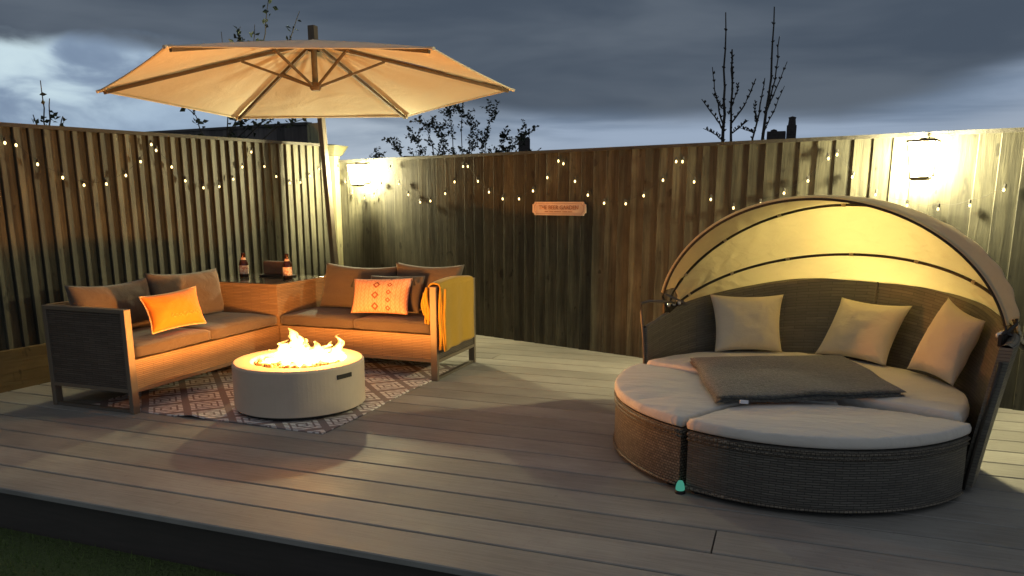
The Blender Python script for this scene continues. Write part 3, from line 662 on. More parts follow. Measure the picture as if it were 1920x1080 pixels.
def throw():
    xo, xi, zt = SXR+.012, SXR-.064, AZ+.036
    path = [(xi-.008, .40), (xi-.014, .50), (xi-.004, .60), (xi+.002, zt-.018), (xi+.012, zt), ((xi+xo)/2, zt+.006), (xo-.006, zt), (xo+.004, zt-.018), (xo+.008, .56), (xo+.006, .42), (xo+.010, .30), (xo+.014, .215)]
    def pos(s):
        f = s*(len(path)-1); i = min(int(f), len(path)-2); f -= i
        return path[i][0]*(1-f)+path[i+1][0]*f, path[i][1]*(1-f)+path[i+1][1]*f
    b = B()
    def fn(u, v):
        x, z = pos(v); y = 4.735+(5.33-4.735)*u
        if v > .55:
            k = (v-.55)/.45; x += .010*k*sin(u*5+1)+.007*k*sin(u*17)+.02*k*math.exp(-u*14); y -= .012*k*(1-u)
        if v < .36:
            k = (.36-v)/.36; y = 4.735+(5.33-4.735)*u*(1-.55*k); x -= k*(.02+.016*sin(u*22)); z += .05*k*u
        z += .016*sin(u*pi*1.1)*(1 if .3 < v < .6 else .0)
        return V((x, y, z))
    b.grid(fn, 60, 60); o = b.done('throw', M['mustard'], None, smooth=True, merge=.0002, solid=.010)
    tag(o, 'mustard throw blanket draped over the arm of the right sofa', 'throw')
    # rolled front folds
    b = B()
    for k, (dx, dy, r_) in enumerate(((.022, -.010, .013), (.050, .004, .012))):
        pts = [V((SXR+dx+.004*sin(j*.9+k), 4.735+dy+.012*j/8, .225+(AZ+.005-.225)*j/8)) for j in range(9)]
        b.tube([p-V(o.location) for p in pts], [r_*(1-.25*abs(j/8-.4)) for j in range(9)], 8)
    for k in range(3):
        pts = [V((SXR-.075-.022*k+.01*sin(j+k), 4.735+.012*k, .40+.03*k+(AZ+.01-.40-.05*k)*j/6)) for j in range(7)]
        b.tube([p-V(o.location) for p in pts], [.013]*7, 8)
    q = b.done('fold', M['mustard'], None, kind='tmp', smooth=True); del q['kind']; q.parent = o
throw()

# ---------------------------------------------------------------- rug
def rugf():
    b = B()
    def fn(u, v):
        x = -4.02+(4.02-2.318)*u; y = 3.385+(5.2-3.385)*v
        z = .006+.004*max(0, noise.noise(V((x*3, y*3, 0))))
        if v < .06 and abs(x+3.22) < .12: z += .018*(1-v/.06)*(1-abs(x+3.22)/.12)
        return V((x+.006*sin(y*7), y+.006*sin(x*6), z))
    b.grid(fn, 90, 80); o = b.done('rug', M['rug'], None, smooth=True, solid=.006); o.location.z = .004
    tag(o, 'cream and brown geometric rug under the fire pit and sofas', 'rug')
rugf()

# ---------------------------------------------------------------- fire pit
FX, FY, FR, FZ = -2.778, 3.832, .389, .302
fp = thing('fire_pit', 'round pale concrete fire pit burning on the rug', 'fire pit', (FX, FY, .012))
part(B().lathe((FX, FY, 0), [(FR, .035), (FR, FZ-.012), (FR-.010, FZ), (.285, FZ), (.278, FZ-.006), (.275, FZ-.045), (.001, FZ-.046)], 96), 'drum', M['concrete'], fp, smooth=False, bevel=.003)
part(B().lathe((FX, FY, 0), [(.001, .012), (FR-.03, .012), (FR-.03, .036), (.001, .0365)], 64), 'plinth', M['black'], fp)
a = math.atan2(-.117-.02, .41); 
for aa in (-14,):
    dx, dy = cos(R(aa)), sin(R(aa)); tx, ty = -dy, dx
    b = B(); c_ = V((FX+dx*(FR-.002), FY+dy*(FR-.002), .243)); T_ = V((tx, ty, 0)); D_ = V((dx, dy, 0))
    b.hexa([c_-T_*.055-D_*.01-V((0, 0, .013)), c_-T_*.055+D_*.004-V((0, 0, .013)), c_+T_*.055+D_*.004-V((0, 0, .013)), c_+T_*.055-D_*.01-V((0, 0, .013)), c_-T_*.055-D_*.01+V((0, 0, .013)), c_-T_*.055+D_*.004+V((0, 0, .013)), c_+T_*.055+D_*.004+V((0, 0, .013)), c_+T_*.055-D_*.01+V((0, 0, .013))])
    part(b, 'vent_slot', M['black'], fp)
def rocks():
    b = B()
    for i in range(70):
        a = random.uniform(0, 2*pi); r_ = .25*math.sqrt(random.random()); s = random.uniform(.014, .032)
        bm = bmesh.new(); bmesh.ops.create_icosphere(bm, subdivisions=2, radius=s)
        c = V((FX+r_*cos(a), FY+r_*sin(a), FZ-.042+random.uniform(0, .022)))
        vs = [c+v.co*(1+.35*noise.noise(v.co*60+V((i, 0, 0)))) for v in bm.verts]; b.add(vs, [[v.index for v in f.verts] for f in bm.faces]); bm.free()
    part(b, 'lava_rocks', M['rock'], fp)
rocks()
rt2 = V((cos(YAW), sin(YAW), 0))
def flame_mesh(b, base, tip, r0, seed, n=26, m=34):
    base, tip = V(base), V(tip)
    def fn(u, v):
        a = 2*pi*u; ax = base+(tip-base)*v; w = v**1.0
        ax = ax+rt2*(.03*sin(v*6+seed)*v)+V((0, 0, 0))
        prof = r0*(1-v)**.72*(1+.5*sin(pi*min(1, v*1.6))*.5)*(1 if v > .08 else v/.08*.9+.1)
        nz = noise.noise(V((cos(a)*1.3+seed, sin(a)*1.3, v*3.2)))+.5*noise.noise(V((cos(a)*3+seed, sin(a)*3, v*7)))
        r_ = prof*max(.12, 1+.95*nz+.45*noise.noise(V((cos(a)*6+seed, sin(a)*6, v*15))))
        ax = ax+rt2*.035*noise.noise(V((seed, 0, v*5)))*v*2+V((-rt2.y, rt2.x, 0))*.03*noise.noise(V((seed+5, 0, v*5)))*v*2
        return ax+V((cos(a)*r_, sin(a)*r_, 0))
    b.grid(fn, n, m)
FC = V((FX, FY, FZ-.02))
specs = [((-.02, -.02), (-.035, 0), .212, .075, 1), ((-.07, .0), (-.075, 0), .14, .05, 2), ((.03, -.03), (.015, 0), .12, .05, 3), ((.12, 0), (.17, 0), .13, .055, 4), ((.20, .01), (.262, .0), .175, .042, 5), ((.09, .03), (.10, .02), .125, .05, 6), ((.16, -.03), (.20, -.02), .10, .045, 7), ((-.13, .02), (-.14, 0), .075, .04, 8), ((.24, .0), (.24, 0), .07, .04, 9), ((-.17, -.04), (-.17, -.04), .04, .05, 10), ((.0, -.10), (.0, -.10), .045, .06, 11), ((.10, -.08), (.1, -.08), .045, .06, 12), ((-.1, .08), (-.1, .08), .05, .05, 13), ((.16, .07), (.16, .07), .06, .055, 14)]
for (bu, bv), (tu, tv), h, r0, sd in specs:
    b = B(); base_ = FC+rt2*bu+V((-rt2.y, rt2.x, 0))*bv; tip_ = FC+rt2*tu+V((-rt2.y, rt2.x, 0))*tv+V((0, 0, h))
    flame_mesh(b, base_, tip_, r0, sd*3.7)
    f_ = part(b, 'flame', M['flame'], fp, smooth=True, merge=.0003)
for u, z, e in ((-.04, .050, .46), (.14, .050, .40), (.0, .17, .14)):
    L = bpy.data.lights.new('fire_light', 'POINT'); L.energy = FIRE_W*e; L.color = FIRE_COL; L.shadow_soft_size = .045
    lo = bpy.data.objects.new('fire_light', L); COL.objects.link(lo); lo.location = FC+rt2*u+V((0, 0, z)); setp(lo, fp)

# ---------------------------------------------------------------- cantilever parasol
UC = V((-3.319, 4.959, 0)); UR, UZ, UROT, UTX, UTY, UAP = 1.453, 2.032, .545, .052, -.029, 2.372
um = thing('parasol', 'open cream cantilever parasol over the corner sofa and fire pit', 'parasol', (-4.26, 6.6, 0))
rim = []
for k in range(6):
    a = UROT+k*pi/3; dx, dy = UR*cos(a), UR*sin(a); rim.append(UC+V((dx, dy, UZ+UTX*dx+UTY*dy)))
apex = UC+V((0, 0, UAP))
b = B()
for k in range(6):
    A_, C_ = rim[k], rim[(k+1) % 6]
    def fn(u, v, A_=A_, C_=C_, k=k):
        e = A_*(1-u)+C_*u; mid = (A_+C_)/2-V((UC.x, UC.y, (A_.z+C_.z)/2))
        e = e-mid.normalized()*.018*4*u*(1-u)       # scalloped edge drawn inwards
        p = apex+(e-apex)*v
        p.z -= .010*4*u*(1-u)*sin(pi*v**.8)*v + .006*noise.noise(V((u*3+k, v*3, k)))
        p.z += .004*sin(pi*v)+.010*noise.noise(V((u*5+k*3, v*1.2+k, 7)))*sin(pi*u)*sin(pi*v)+.006*sin(u*40+k*2)*math.exp(-((v-.32)/.13)**2)*sin(pi*u)
        return p
    b.grid(fn, 28, 36)
cn = part(b, 'canopy', M['umbrella'], um, smooth=True, merge=.0008, solid=.002)
for k in range(6):
    q = B(); A_ = rim[k]; d = (A_-apex).normalized(); q.tube([A_-d*.05-V((0, 0, .004)), A_+d*.018-V((0, 0, .006))], .011, 8); subpart(q, 'corner_pocket', M['umbrella'], cn)
q = B()
for k in range(6):
    A_, C_ = rim[k], rim[(k+1) % 6]; mid = ((A_+C_)/2-V((UC.x, UC.y, (A_.z+C_.z)/2))).normalized()
    q.tube([A_.lerp(C_, j/14)-mid*.018*4*(j/14)*(1-j/14)-V((0, 0, .003)) for j in range(15)], .0055, 6)
subpart(q, 'hem', M['umbrella'], cn)
hub_t, hub_b = UC+V((0, 0, UAP-.06)), UC+V((0, 0, 2.043))
part(B().tube([hub_b-V((0, 0, .0)), hub_t+V((0, 0, .03))], .021, 12), 'centre_tube', M['umb_metal'], um, smooth=False)
part(B().lathe(hub_b, [(.001, -.02), (.03, -.018), (.042, 0), (.042, .035), (.024, .04)], 20), 'hub', M['umb_metal'], um)
part(B().lathe(UC, [(.045, UAP-.075), (.055, UAP-.055), (.05, UAP-.035), (.001, UAP-.034)], 20), 'crown', M['umb_metal'], um)
for k in range(6):
    d = rim[k]-apex; p = lambda s: apex+d*s-V((0, 0, .022))+V((0, 0, .004*sin(pi*s)))
    pts = [p(.03+.95*j/8) for j in range(9)]
    rb_ = B()
    for j in range(8): rb_.bar(pts[j], pts[j+1], .017, .024)
    r_ = part(rb_, 'rib', M['umb_metal'], um)
    j_ = p(.345)-V((0, 0, .012))
    subpart(B().bar(hub_b+V((d.x, d.y, 0)).normalized()*.03+V((0, 0, .01)), j_, .013, .016), 'strut', M['umb_metal'], r_)
mb, mt = V((-4.262, 6.6, 0)), V((-4.385, 6.6, 2.30))
part(B().bar(mb, mt, .050, .07, up=(0, 1, 0)), 'mast', M['mast'], um, bevel=.006)
part(B().box((-4.29, 6.50, .01), (-4.2, 6.7, .05)).bar((-4.56, 6.6, .03), (-3.9, 6.6, .03), .06, .04).bar((-4.25, 6.28, .031), (-4.25, 6.93, .031), .06, .04), 'base_cross', M['metal_dark'], um)
top = UC+V((0, 0, UAP+.055)); arm = []
for j in range(13):
    s = j/12; q = mt+(top-mt)*s; q.z += .10*sin(pi*s); arm.append(q)
ab = B()
for j in range(12): ab.bar(arm[j], arm[j+1]+(arm[j+1]-arm[j])*.06, .045, .06)
part(ab, 'arm', M['umb_metal'], um)
part(B().bar(UC+V((0, 0, UAP-.005)), UC+V((0, 0, UAP+.095)), .055, .05), 'arm_head', M['umb_metal'], um, bevel=.004)
part(B().bar(V((-4.28, 6.55, .36)), V((-4.28, 6.52, .36)), .07, .08).bar(V((-4.28, 6.52, .36)), V((-4.20, 6.51, .32)), .015), 'crank', M['metal_dark'], um)

# ---------------------------------------------------------------- round daybed
DC = V((.02, 3.947, 0)); DA = R(-24)
U_, B_ = V((cos(DA), sin(DA), 0)), V((cos(DA+pi/2), sin(DA+pi/2), 0))
def dpt(r, adeg, z): return DC+V((r*cos(R(adeg)), r*sin(R(adeg)), z))
TOP = [(-24, .655), (-10, .66), (5, .672), (23, .735), (37, .767), (50, .796), (63, .808), (75, .80), (86, .782), (97, .755), (115, .70), (130, .652), (136, .625), (149, .56), (156, .535)]
def topz(a):
    for (a0, z0), (a1, z1) in zip(TOP, TOP[1:]):
        if a <= a1: return z0+(z1-z0)*(a-a0)/(a1-a0)
    return TOP[-1][1]
db = thing('daybed', 'round grey wicker daybed with curved back and raised cream canopy', 'daybed', (DC.x, DC.y, 0))
def rin(z, a=0):
    k = max(0, min(1, (a-60)/96)); k2 = max(0, min(1, (20-a)/44)); return .805-.005*k+(.125-.080*k-.028*k2)*(max(0, z)/.72)**1.1
def thk(a): return .048-.020*max(0, min(1, (a-60)/96))
b = B(); nA, nZ = 72, 12
def bin_(u, v): a = -24+180*u; z = .03+(topz(a)-.03)*v; return dpt(rin(z, a), a, z)
def bout(u, v): a = -24+180*u; z = .03+(topz(a)-.03)*v; return dpt(rin(z, a)+thk(a), a, z)
uvw = lambda u, v: (u*2.7, v*.72)
b.grid(lambda u, v: bin_(1-u, v), nA, nZ, uvf=uvw); b.grid(bout, nA, nZ, uvf=uvw)
b.grid(lambda u, v: bin_(u, 1)*(1-v)+bout(u, 1)*v+V((0, 0, .012*sin(pi*v))), nA, 4, uvf=lambda u, v: (u*2.7, v*.05)); b.grid(lambda u, v: bin_(0, v)*(1-u)+bout(0, v)*u, 2, nZ, uvf=lambda u, v: (u*.05, v*.7)); b.grid(lambda u, v: bin_(1, v)*u+bout(1, v)*(1-u), 2, nZ, uvf=lambda u, v: (u*.05, v*.7))
part(b, 'backrest', M['wicker_back'], db, smooth=False, merge=.0003)
# seam strip at the middle of the backrest and end tubes
part(B().tube([dpt(rin(z, 61)-.004, 61, z) for z in (.3, .45, .6, .8)], .006, 6), 'back_seam', M['metal_grey'], db)
for a_, s in ((-24.6, 1), (156.6, 1)):
    zt = topz(a_)+(.135 if a_ > 0 else .0)
    pts = [dpt(rin(z, a_)+.02, a_, z) for z in (.02, .2, .4, topz(a_)-.06)]
    if a_ > 0: pts += [dpt(.872, a_, .62), dpt(.878, a_-.6, .672), dpt(.85, a_-3, .684), dpt(.80, 148, .68), dpt(.80, 142, .665)]
    part(B().tube(pts, .007, 8), 'side_tube', M['metal_grey'] if a_ > 0 else M['metal_dark'], db, smooth=True)
# platform outlines (relative to the centre)
def arc(a0, a1, r, n): return [(r*cos(R(a0+(a1-a0)*k/n)), r*sin(R(a0+(a1-a0)*k/n))) for k in range(n+1)]
def prism(poly, z0, z1, name, m, root, inset=0.):
    n = len(poly); b = B(); L = [0]
    for k in range(n): p, q = poly[k], poly[(k+1) % n]; L.append(L[-1]+math.hypot(p[0]-q[0], p[1]-q[1]))
    for k in range(n):
        p, q = poly[k], poly[(k+1) % n]
        b.add([DC+V((p[0], p[1], z0)), DC+V((q[0], q[1], z0)), DC+V((q[0], q[1], z1)), DC+V((p[0], p[1], z1))], [(0, 1, 2, 3)], [[(L[k], z0), (L[k+1], z0), (L[k+1], z1), (L[k], z1)]])
    b.add([DC+V((p[0], p[1], z1)) for p in poly], [tuple(range(n))]); b.add([DC+V((p[0], p[1], z0)) for p in poly], [tuple(range(n))[::-1]])
    return part(b, name, m, root, merge=.0001)
def softpad(poly, c, z0, z1, root, seed, puff=.014, over=.0):
    """cushion lofted from an outline (star-shaped about c)"""
    n = len(poly); prof = [(.97, 0.), (.992, .10), (1., .3), (1., .62), (.990, .84), (.984, .975), (.962, 1.0)]+[(.962*(1-k/9.), 1.0) for k in range(1, 9)]
    vs = []; fs = []; uvs = []
    for i, (s, h) in enumerate(prof):
        for p in poly:
            x, y = c[0]+(p[0]-c[0])*s*(1+over), c[1]+(p[1]-c[1])*s*(1+over)
            nz = noise.noise(V((x*3+seed, y*3, 0)))+.5*noise.noise(V((x*9, y*9+seed, 3)))
            ang = math.atan2(p[1]-c[1], p[0]-c[0])
            wrk = sin(ang*31+3*noise.noise(V((x*4, y*4, seed))))*max(0, s-.6)*.004 if i > 3 else 0
            z = z0+(z1-z0)*h+(puff*(1-s**3)+.006*nz*(1 if i > 3 else 0)+wrk if i >= 4 else 0)
            vs.append(DC+V((x, y, z)))
    for i in range(len(prof)-1):
        for k in range(n):
            k2 = (k+1) % n; fs.append((i*n+k, i*n+k2, (i+1)*n+k2, (i+1)*n+k))
    m_ = (len(prof)-1)*n; vs.append(DC+V((c[0], c[1], z1+puff))); e = len(vs)-1
    for k in range(n): fs.append((m_+k, m_+(k+1) % n, e))
    b = B(); b.add(vs, fs)
    return part(b, 'cushion', M['cream_fab'], root, smooth=True)
def rimband(poly, root):
    b = B()
    for z, r_ in ((.268, .0085), (.247, .006), (.028, .0075)): b.tube([DC+V((p[0], p[1], z)) for p in poly+poly[:1]], r_, 6, cap=False)
    part(b, 'rim', M['wicker_grey'], root, smooth=True)
def dense(poly, step=.03):
    out = []
    for k in range(len(poly)):
        p, q = poly[k], poly[(k+1) % len(poly)]; L = math.hypot(q[0]-p[0], q[1]-p[1]); n = max(1, int(L/step))
        out += [(p[0]+(q[0]-p[0])*j/n, p[1]+(q[1]-p[1])*j/n) for j in range(n)]
    return out
def shrink(poly, c, s): return [(c[0]+(p[0]-c[0])*s, c[1]+(p[1]-c[1])*s) for p in poly]
bo = (B_.x*-.05, B_.y*-.05)
half = [(p[0]+bo[0]*0, p[1]+bo[1]*0) for p in arc(-24, 156, .80, 40)]
half = [(.80*U_.x+bo[0]*1.2, .80*U_.y+bo[1]*1.2)]+half+[(-.80*U_.x+bo[0]*1.2, -.80*U_.y+bo[1]*1.2)]
main = dense(half)
mc = (B_.x*.3, B_.y*.3)
prism(shrink(main, mc, .985), .03, .285, 'base', M['wicker_grey'], db)
softpad(shrink(main, mc, .992), mc, .29, .362, db, 1)
seam = [(-.396, -.745), (-.32, -.62), (-.25, -.50), (-.16, -.39), (-.074, -.318), (.02, -.284), (.14, -.268), (.25, -.270), (.5, -.325), (.744, -.405)]
SR = .851
fo = thing('ottoman', 'front lens shaped grey wicker ottoman with cream cushion', 'ottoman', DC+V((.15, -.6, 0)), 'ottoman pieces completing the round daybed')
fpoly = arc(242.5, 331, SR, 36)+[(p[0]+.004, p[1]-.006) for p in seam[::-1]][1:-1]
fpoly = dense(fpoly); fc = (.2, -.52)
prism(shrink(fpoly, fc, .978), .02, .282, 'base', M['wicker_front'], fo)
rimband(shrink(fpoly, fc, .982), fo)
softpad(shrink(fpoly, fc, .992), fc, .287, .335, fo, 4, .010)
lo_ = thing('ottoman', 'left crescent shaped wicker ottoman with cream cushion facing the fire', 'ottoman', DC+V((-.6, -.25, 0)), 'ottoman pieces completing the round daybed')
c1_ = (-.80*U_.x+bo[0]*1.45, -.80*U_.y+bo[1]*1.45); c0_ = (.28*U_.x+bo[0]*1.45, .28*U_.y+bo[1]*1.45)
lpoly = arc(158.5, 241, SR, 36)+[(p[0]-.006, p[1]+.006) for p in seam[1:8]]+[c0_]
lpoly = dense(lpoly); lc = (-.44, -.12)
prism(shrink(lpoly, lc, .975), .02, .282, 'base', M['wicker_grey'], lo_)
rimband(shrink(lpoly, lc, .979), lo_)
softpad(shrink(lpoly, lc, .992), lc, .287, .335, lo_, 9, .010)
for root, pl_ in ((fo, [(245, .8), (290, .8), (328, .8)]), (lo_, [(165, .8), (200, .8), (235, .8)])):
    for a_, r_ in pl_: part(B().lathe(dpt(r_, a_, 0), [(.02, .0), (.02, .022)], 10, True, True), 'foot', M['black'], root)
# canopy hoops
CA = DA-.03; tl = .034
U2 = V((cos(CA)*cos(tl), sin(CA)*cos(tl), sin(tl))); B2 = V((cos(CA+pi/2), sin(CA+pi/2), 0)); W2 = U2.cross(B2)
CM = DC+V((0, 0, .53))+B2*.211-U2*.01
KEY = [(.895, .667, .064, -.078), (.91, .695, .102, .504), (.917, .603, .072, .884), (.93, .735, .07, 1.30)]
def hoop(s, t, off=0.):
    i = min(int(s), 2); f = s-i
    a, h, c, ph = [KEY[i][k]*(1-f)+KEY[i+1][k]*f for k in range(4)]
    Vv = W2*cos(ph)+B2*sin(ph); st = sin(t)
    return CM+U2*(a+off)*cos(t)+Vv*(c+(h+off)*(st**1.06 if st > 0 else 0))
b = B()
def cf(u, v):
    s = 3*v; t = .17+(pi-.42)*u; f = s-int(min(s, 2.9999)); sag = .022*sin(pi*f)*sin(t)**.5 if s > 1 else .012*sin(pi*f)*sin(t)**.5
    rp = .0055*sin(u*88+7*noise.noise(V((u*6, s*2.5, 0))))*math.exp(-3.2*min(u, 1-u))*min(1, s)*(.5+.5*noise.noise(V((u*13, s*2, 4)))+.3)
    return hoop(s, t, .005-sag+rp+.004*noise.noise(V((u*9, s*3, 1))))
b.grid(cf, 150, 48)
PVL, PVR = CM-U2*.825+V((0, 0, .150)), CM+U2*.875+V((0, 0, .125))
cnp = part(b, 'canopy', M['canopy'], db, smooth=True, solid=.003)
hm = B(); hm.tube([hoop(0, 0.17+(pi-.42)*k/60, .006) for k in range(61)], .0075, 8); subpart(hm, 'hem', M['canopy'], cnp, smooth=True)
for k in range(4):
    b = B(); b.tube([PVR+B2*(.03*k-.05)]+[hoop(min(k, 2.999), .13+(pi-.34)*j/60, -.004) for j in range(61)]+[PVL+B2*(.03*k-.05)], .0078, 8)
    h_ = part(b, 'hoop', M['metal_dark'], db, smooth=True)
    if k in (1, 2):
        for j in range(1, 8):
            p0_, p1_ = hoop(k, pi*(j/8)-.012, -.004), hoop(k, pi*(j/8)+.012, -.004)
            subpart(B().tube([p0_, p1_], .0105, 8), 'tie', M['canopy'], h_)
for s in (1, -1):
    c_ = PVR if s > 0 else PVL
    part(B().bar(c_-B2*.08-V((0, 0, .02)), c_+B2*.12-V((0, 0, .015)), .012, .05), 'hinge_plate', M['metal_dark'], db)
    part(B().bar(c_-B2*.02-V((0, 0, .0)), c_-V((0, 0, .16))+B2*.02, .014, .03), 'hinge_arm', M['metal_dark'], db)
    for j in range(3):
        q = c_+B2*(-.05+.055*j)-U2*s*.014
        part(B().lathe(q-V((0, 0, .012)), [(.001, 0), (.010, .003), (.012, .012), (.010, .02), (.001, .024)], 10), 'bolt', M['bolt'], db, smooth=True)
part(B().bar(hoop(0, pi-.26)+V((0, 0, -.01)), PVL+B2*.10+U2*.05-V((0, 0, .01)), .008, .012), 'brace', M['metal_grey'], db)
# pillows on the daybed
for cs, sd, lab in (([(-.383, 4.535, .372), (-.010, 4.67, .372), (-.025, 4.78, .700), (-.436, 4.63, .702)], 11, 'cream square pillow upright at the left end of the daybed'),
                    ([(.170, 4.69, .372), (.520, 4.45, .372), (.635, 4.57, .690), (.295, 4.80, .695)], 12, 'cream square pillow tilted in the middle of the daybed back'),
                    ([(.610, 4.36, .385), (.775, 4.065, .372), (.885, 4.10, .690), (.765, 4.37, .765)], 13, 'cream square pillow leaning in the right end of the daybed')):
    o = pillow('pillow', M['cream_pil'], cs, .15, None, sd, pinch=.10, wr=.012); tag(o, lab, 'pillow', 'cream pillows on the daybed')
# folded blanket
def blanket():
    c = [V((-.275, 3.415, .350)), V((.535, 3.770, .366)), (V((.313, 4.52, .376))), V((-.48, 4.19, .372))]; b = B()
    def fn(u, v, s, lay):
        rr = .0
        p = (c[0]*(1-u)+c[1]*u)*(1-v)+(c[3]*(1-u)+c[2]*u)*v
        ed = min(1, min(u, 1-u)*16)*.0+1
        e = (max(0, 1-abs(2*u-1)**14)*max(0, 1-abs(2*v-1)**14))**.4
        hgt = .022*e*s
        p = p+V((.006*sin(v*11+lay), .006*sin(u*13+lay), 0))
        p.z += lay*.021+.007+hgt*.50+.007*noise.noise(V((u*4, v*4, lay*.5)))*(1)+.012*sin(u*pi)*sin(v*pi)*.6
        return p
    for lay in (0, 1):
        b.grid(lambda u, v: fn(u, v, 1, lay), 50, 40); b.grid(lambda u, v: fn(1-u, v, -1, lay), 50, 40)
    o = b.done('blanket', M['blanket'], None, smooth=True, merge=.0002); tag(o, 'folded dark grey fleece blanket lying across the daybed cushions', 'blanket')
    q = V((-.17, 3.43, .362)); t_ = B().hexa([q+V(d)-V(o.location) for d in ((0, 0, 0), (.035, .015, -.004), (.037, .012, -.003), (.002, -.003, .001), (0, .004, .016), (.035, .019, .012), (.037, .016, .013), (.002, .001, .017))]).done('care_tag', M['white'], None, kind='tmp'); del t_['kind']; t_.parent = o
blanket()
# teal light in the gap between the ottomans
tl_ = thing('garden_light', 'small glowing teal light low in the gap between the ottomans', 'light', dpt(.80, 242, 0))
c_ = dpt(.858, 242, 0)
part(B().lathe(c_, [(.001, .0), (.022, 0), (.022, .010), (.018, .014)], 16), 'base', M['black'], tl_)
part(B().lathe(c_, [(.018, .015), (.020, .018), (.019, .030), (.015, .045), (.010, .055), (.001, .058)], 16), 'lamp_shade', M['teal'], tl_, smooth=True)

# stone on the lawn
b = B(); b.lathe((-1.64, 2.06, LAWN_Z), [(.13, 0), (.135, .03), (.125, .055), (.10, .072), (.05, .078), (.001, .079)], 36)
o = b.done('stepping_stone', M['stone'], None, smooth=True); tag(o, 'rounded blue grey stone on the lawn below the deck edge', 'stone')

# ---------------------------------------------------------------- plants beyond the fences
def leaf(b, p, s, d=None):
    d = d or V((random.uniform(-1, 1), random.uniform(-1, 1), random.uniform(-.6, .8))).normalized()
    x = d.cross(V((random.uniform(-1, 1), random.uniform(-1, 1), random.uniform(-1, 1)))).normalized(); b.cr = random.random()
    y = x.cross(d).normalized()*s*.12
    b.add([p, p+d*s*.45+x*s*.32+y, p+d*s, p+d*s*.45-x*s*.32+y], [(0, 1, 2, 3)])
def stem(b, lv, pts, r0, r1, leaves=0, ls=.05, buds=0):
    n = len(pts); P_ = []
    for i in range(n-1):
        for k in range(4): P_.append(V(pts[i]).lerp(V(pts[i+1]), k/4)+V((random.gauss(0, .004), random.gauss(0, .004), 0)))
    P_.append(V(pts[-1])); m = len(P_)
    b.tube(P_, [r0+(r1-r0)*i/(m-1) for i in range(m)], 5)
    for k in range(leaves):
        q = P_[int(random.uniform(.25, 1)*(m-1))]; leaf(lv, q+V((random.gauss(0, ls*.3), random.gauss(0, ls*.3), random.gauss(0, ls*.3))), ls*random.uniform(.6, 1.2))
    for k in range(buds):
        q = P_[int((k+.5)/buds*(m-1))]; e = V((random.uniform(-1, 1), random.uniform(-1, 1), 1.2)).normalized()*random.uniform(.018, .04)
        b.tube([q, q+e], [.004, .0065], 4)
def rot20(u, w=0.): return V((cos(YAW)*u-sin(YAW)*w, sin(YAW)*u+cos(YAW)*w, 0))
# bare saplings: main stems and side branches, as (sideways, height) in metres from the trunk foot
def sapling(base, stems, label):
    t = thing('sapling', label, 'tree', (base[0], base[1], LAWN_Z), 'bare saplings beyond the back fence'); b = B(); lv = B(); first = True
    for pts, r0, r1 in stems:
        w = random.uniform(-.12, .12)
        P_ = [V((base[0], base[1], 0))+rot20(u, w*i/max(1, len(pts)-1))+V((0, 0, z)) for i, (u, z) in enumerate(pts)]
        bb = B() if first else b
        stem(bb, lv, P_, r0, r1, 0, .03, int(10+8*len(pts)))
        if first: part(bb, 'trunk', M['bark'], t); first = False
    part(b, 'branches', M['bark'], t)
k_ = .00222
def zc(x, y, ox=425): return ((x-ox)*k_, 1.90+(680-y)*k_)
sapling((-.78, 8.97), [([(0.02, LAWN_Z), zc(428, 690), zc(420, 430), zc(412, 80)], .026, .006), ([(0.05, .5), zc(462, 690), zc(452, 450), zc(445, 255)], .018, .008),
    ([zc(425, 640), zc(370, 570), zc(300, 490)], .010, .004), ([zc(415, 610), zc(370, 480), zc(340, 345)], .010, .004), ([zc(458, 600), zc(510, 520), zc(550, 400)], .010, .006),
    ([zc(425, 690), zc(370, 650), zc(315, 628)], .008, .003), ([zc(465, 650), zc(500, 620), zc(535, 590)], .008, .003), ([zc(440, 560), zc(470, 470), zc(485, 410)], .007, .003), ([zc(418, 540), zc(385, 520), zc(345, 465)], .006, .003), ([zc(452, 420), zc(440, 330), zc(430, 270)], .008, .006)],
    'bare sapling with two upright stems, left of the pair behind the fence')
sapling((-.40, 9.05), [([(0.0, LAWN_Z), zc(605, 690, 600), zc(620, 400, 600), zc(610, 82, 600)], .024, .006), ([(0, .6), zc(560, 680, 600), zc(580, 520, 600), zc(588, 400, 600)], .014, .005),
    ([zc(610, 560, 600), zc(650, 480, 600), zc(712, 315, 600)], .010, .004), ([zc(618, 560, 600), zc(660, 400, 600), zc(675, 195, 600)], .010, .005), ([zc(610, 660, 600), zc(650, 560, 600), zc(700, 430, 600)], .008, .003), ([zc(565, 650, 600), zc(545, 640, 600), zc(505, 625, 600)], .006, .003), ([zc(575, 600, 600), zc(560, 560, 600), zc(550, 500, 600)], .005, .003)],
    'bare sapling with three thin leaders, right of the pair behind the fence')
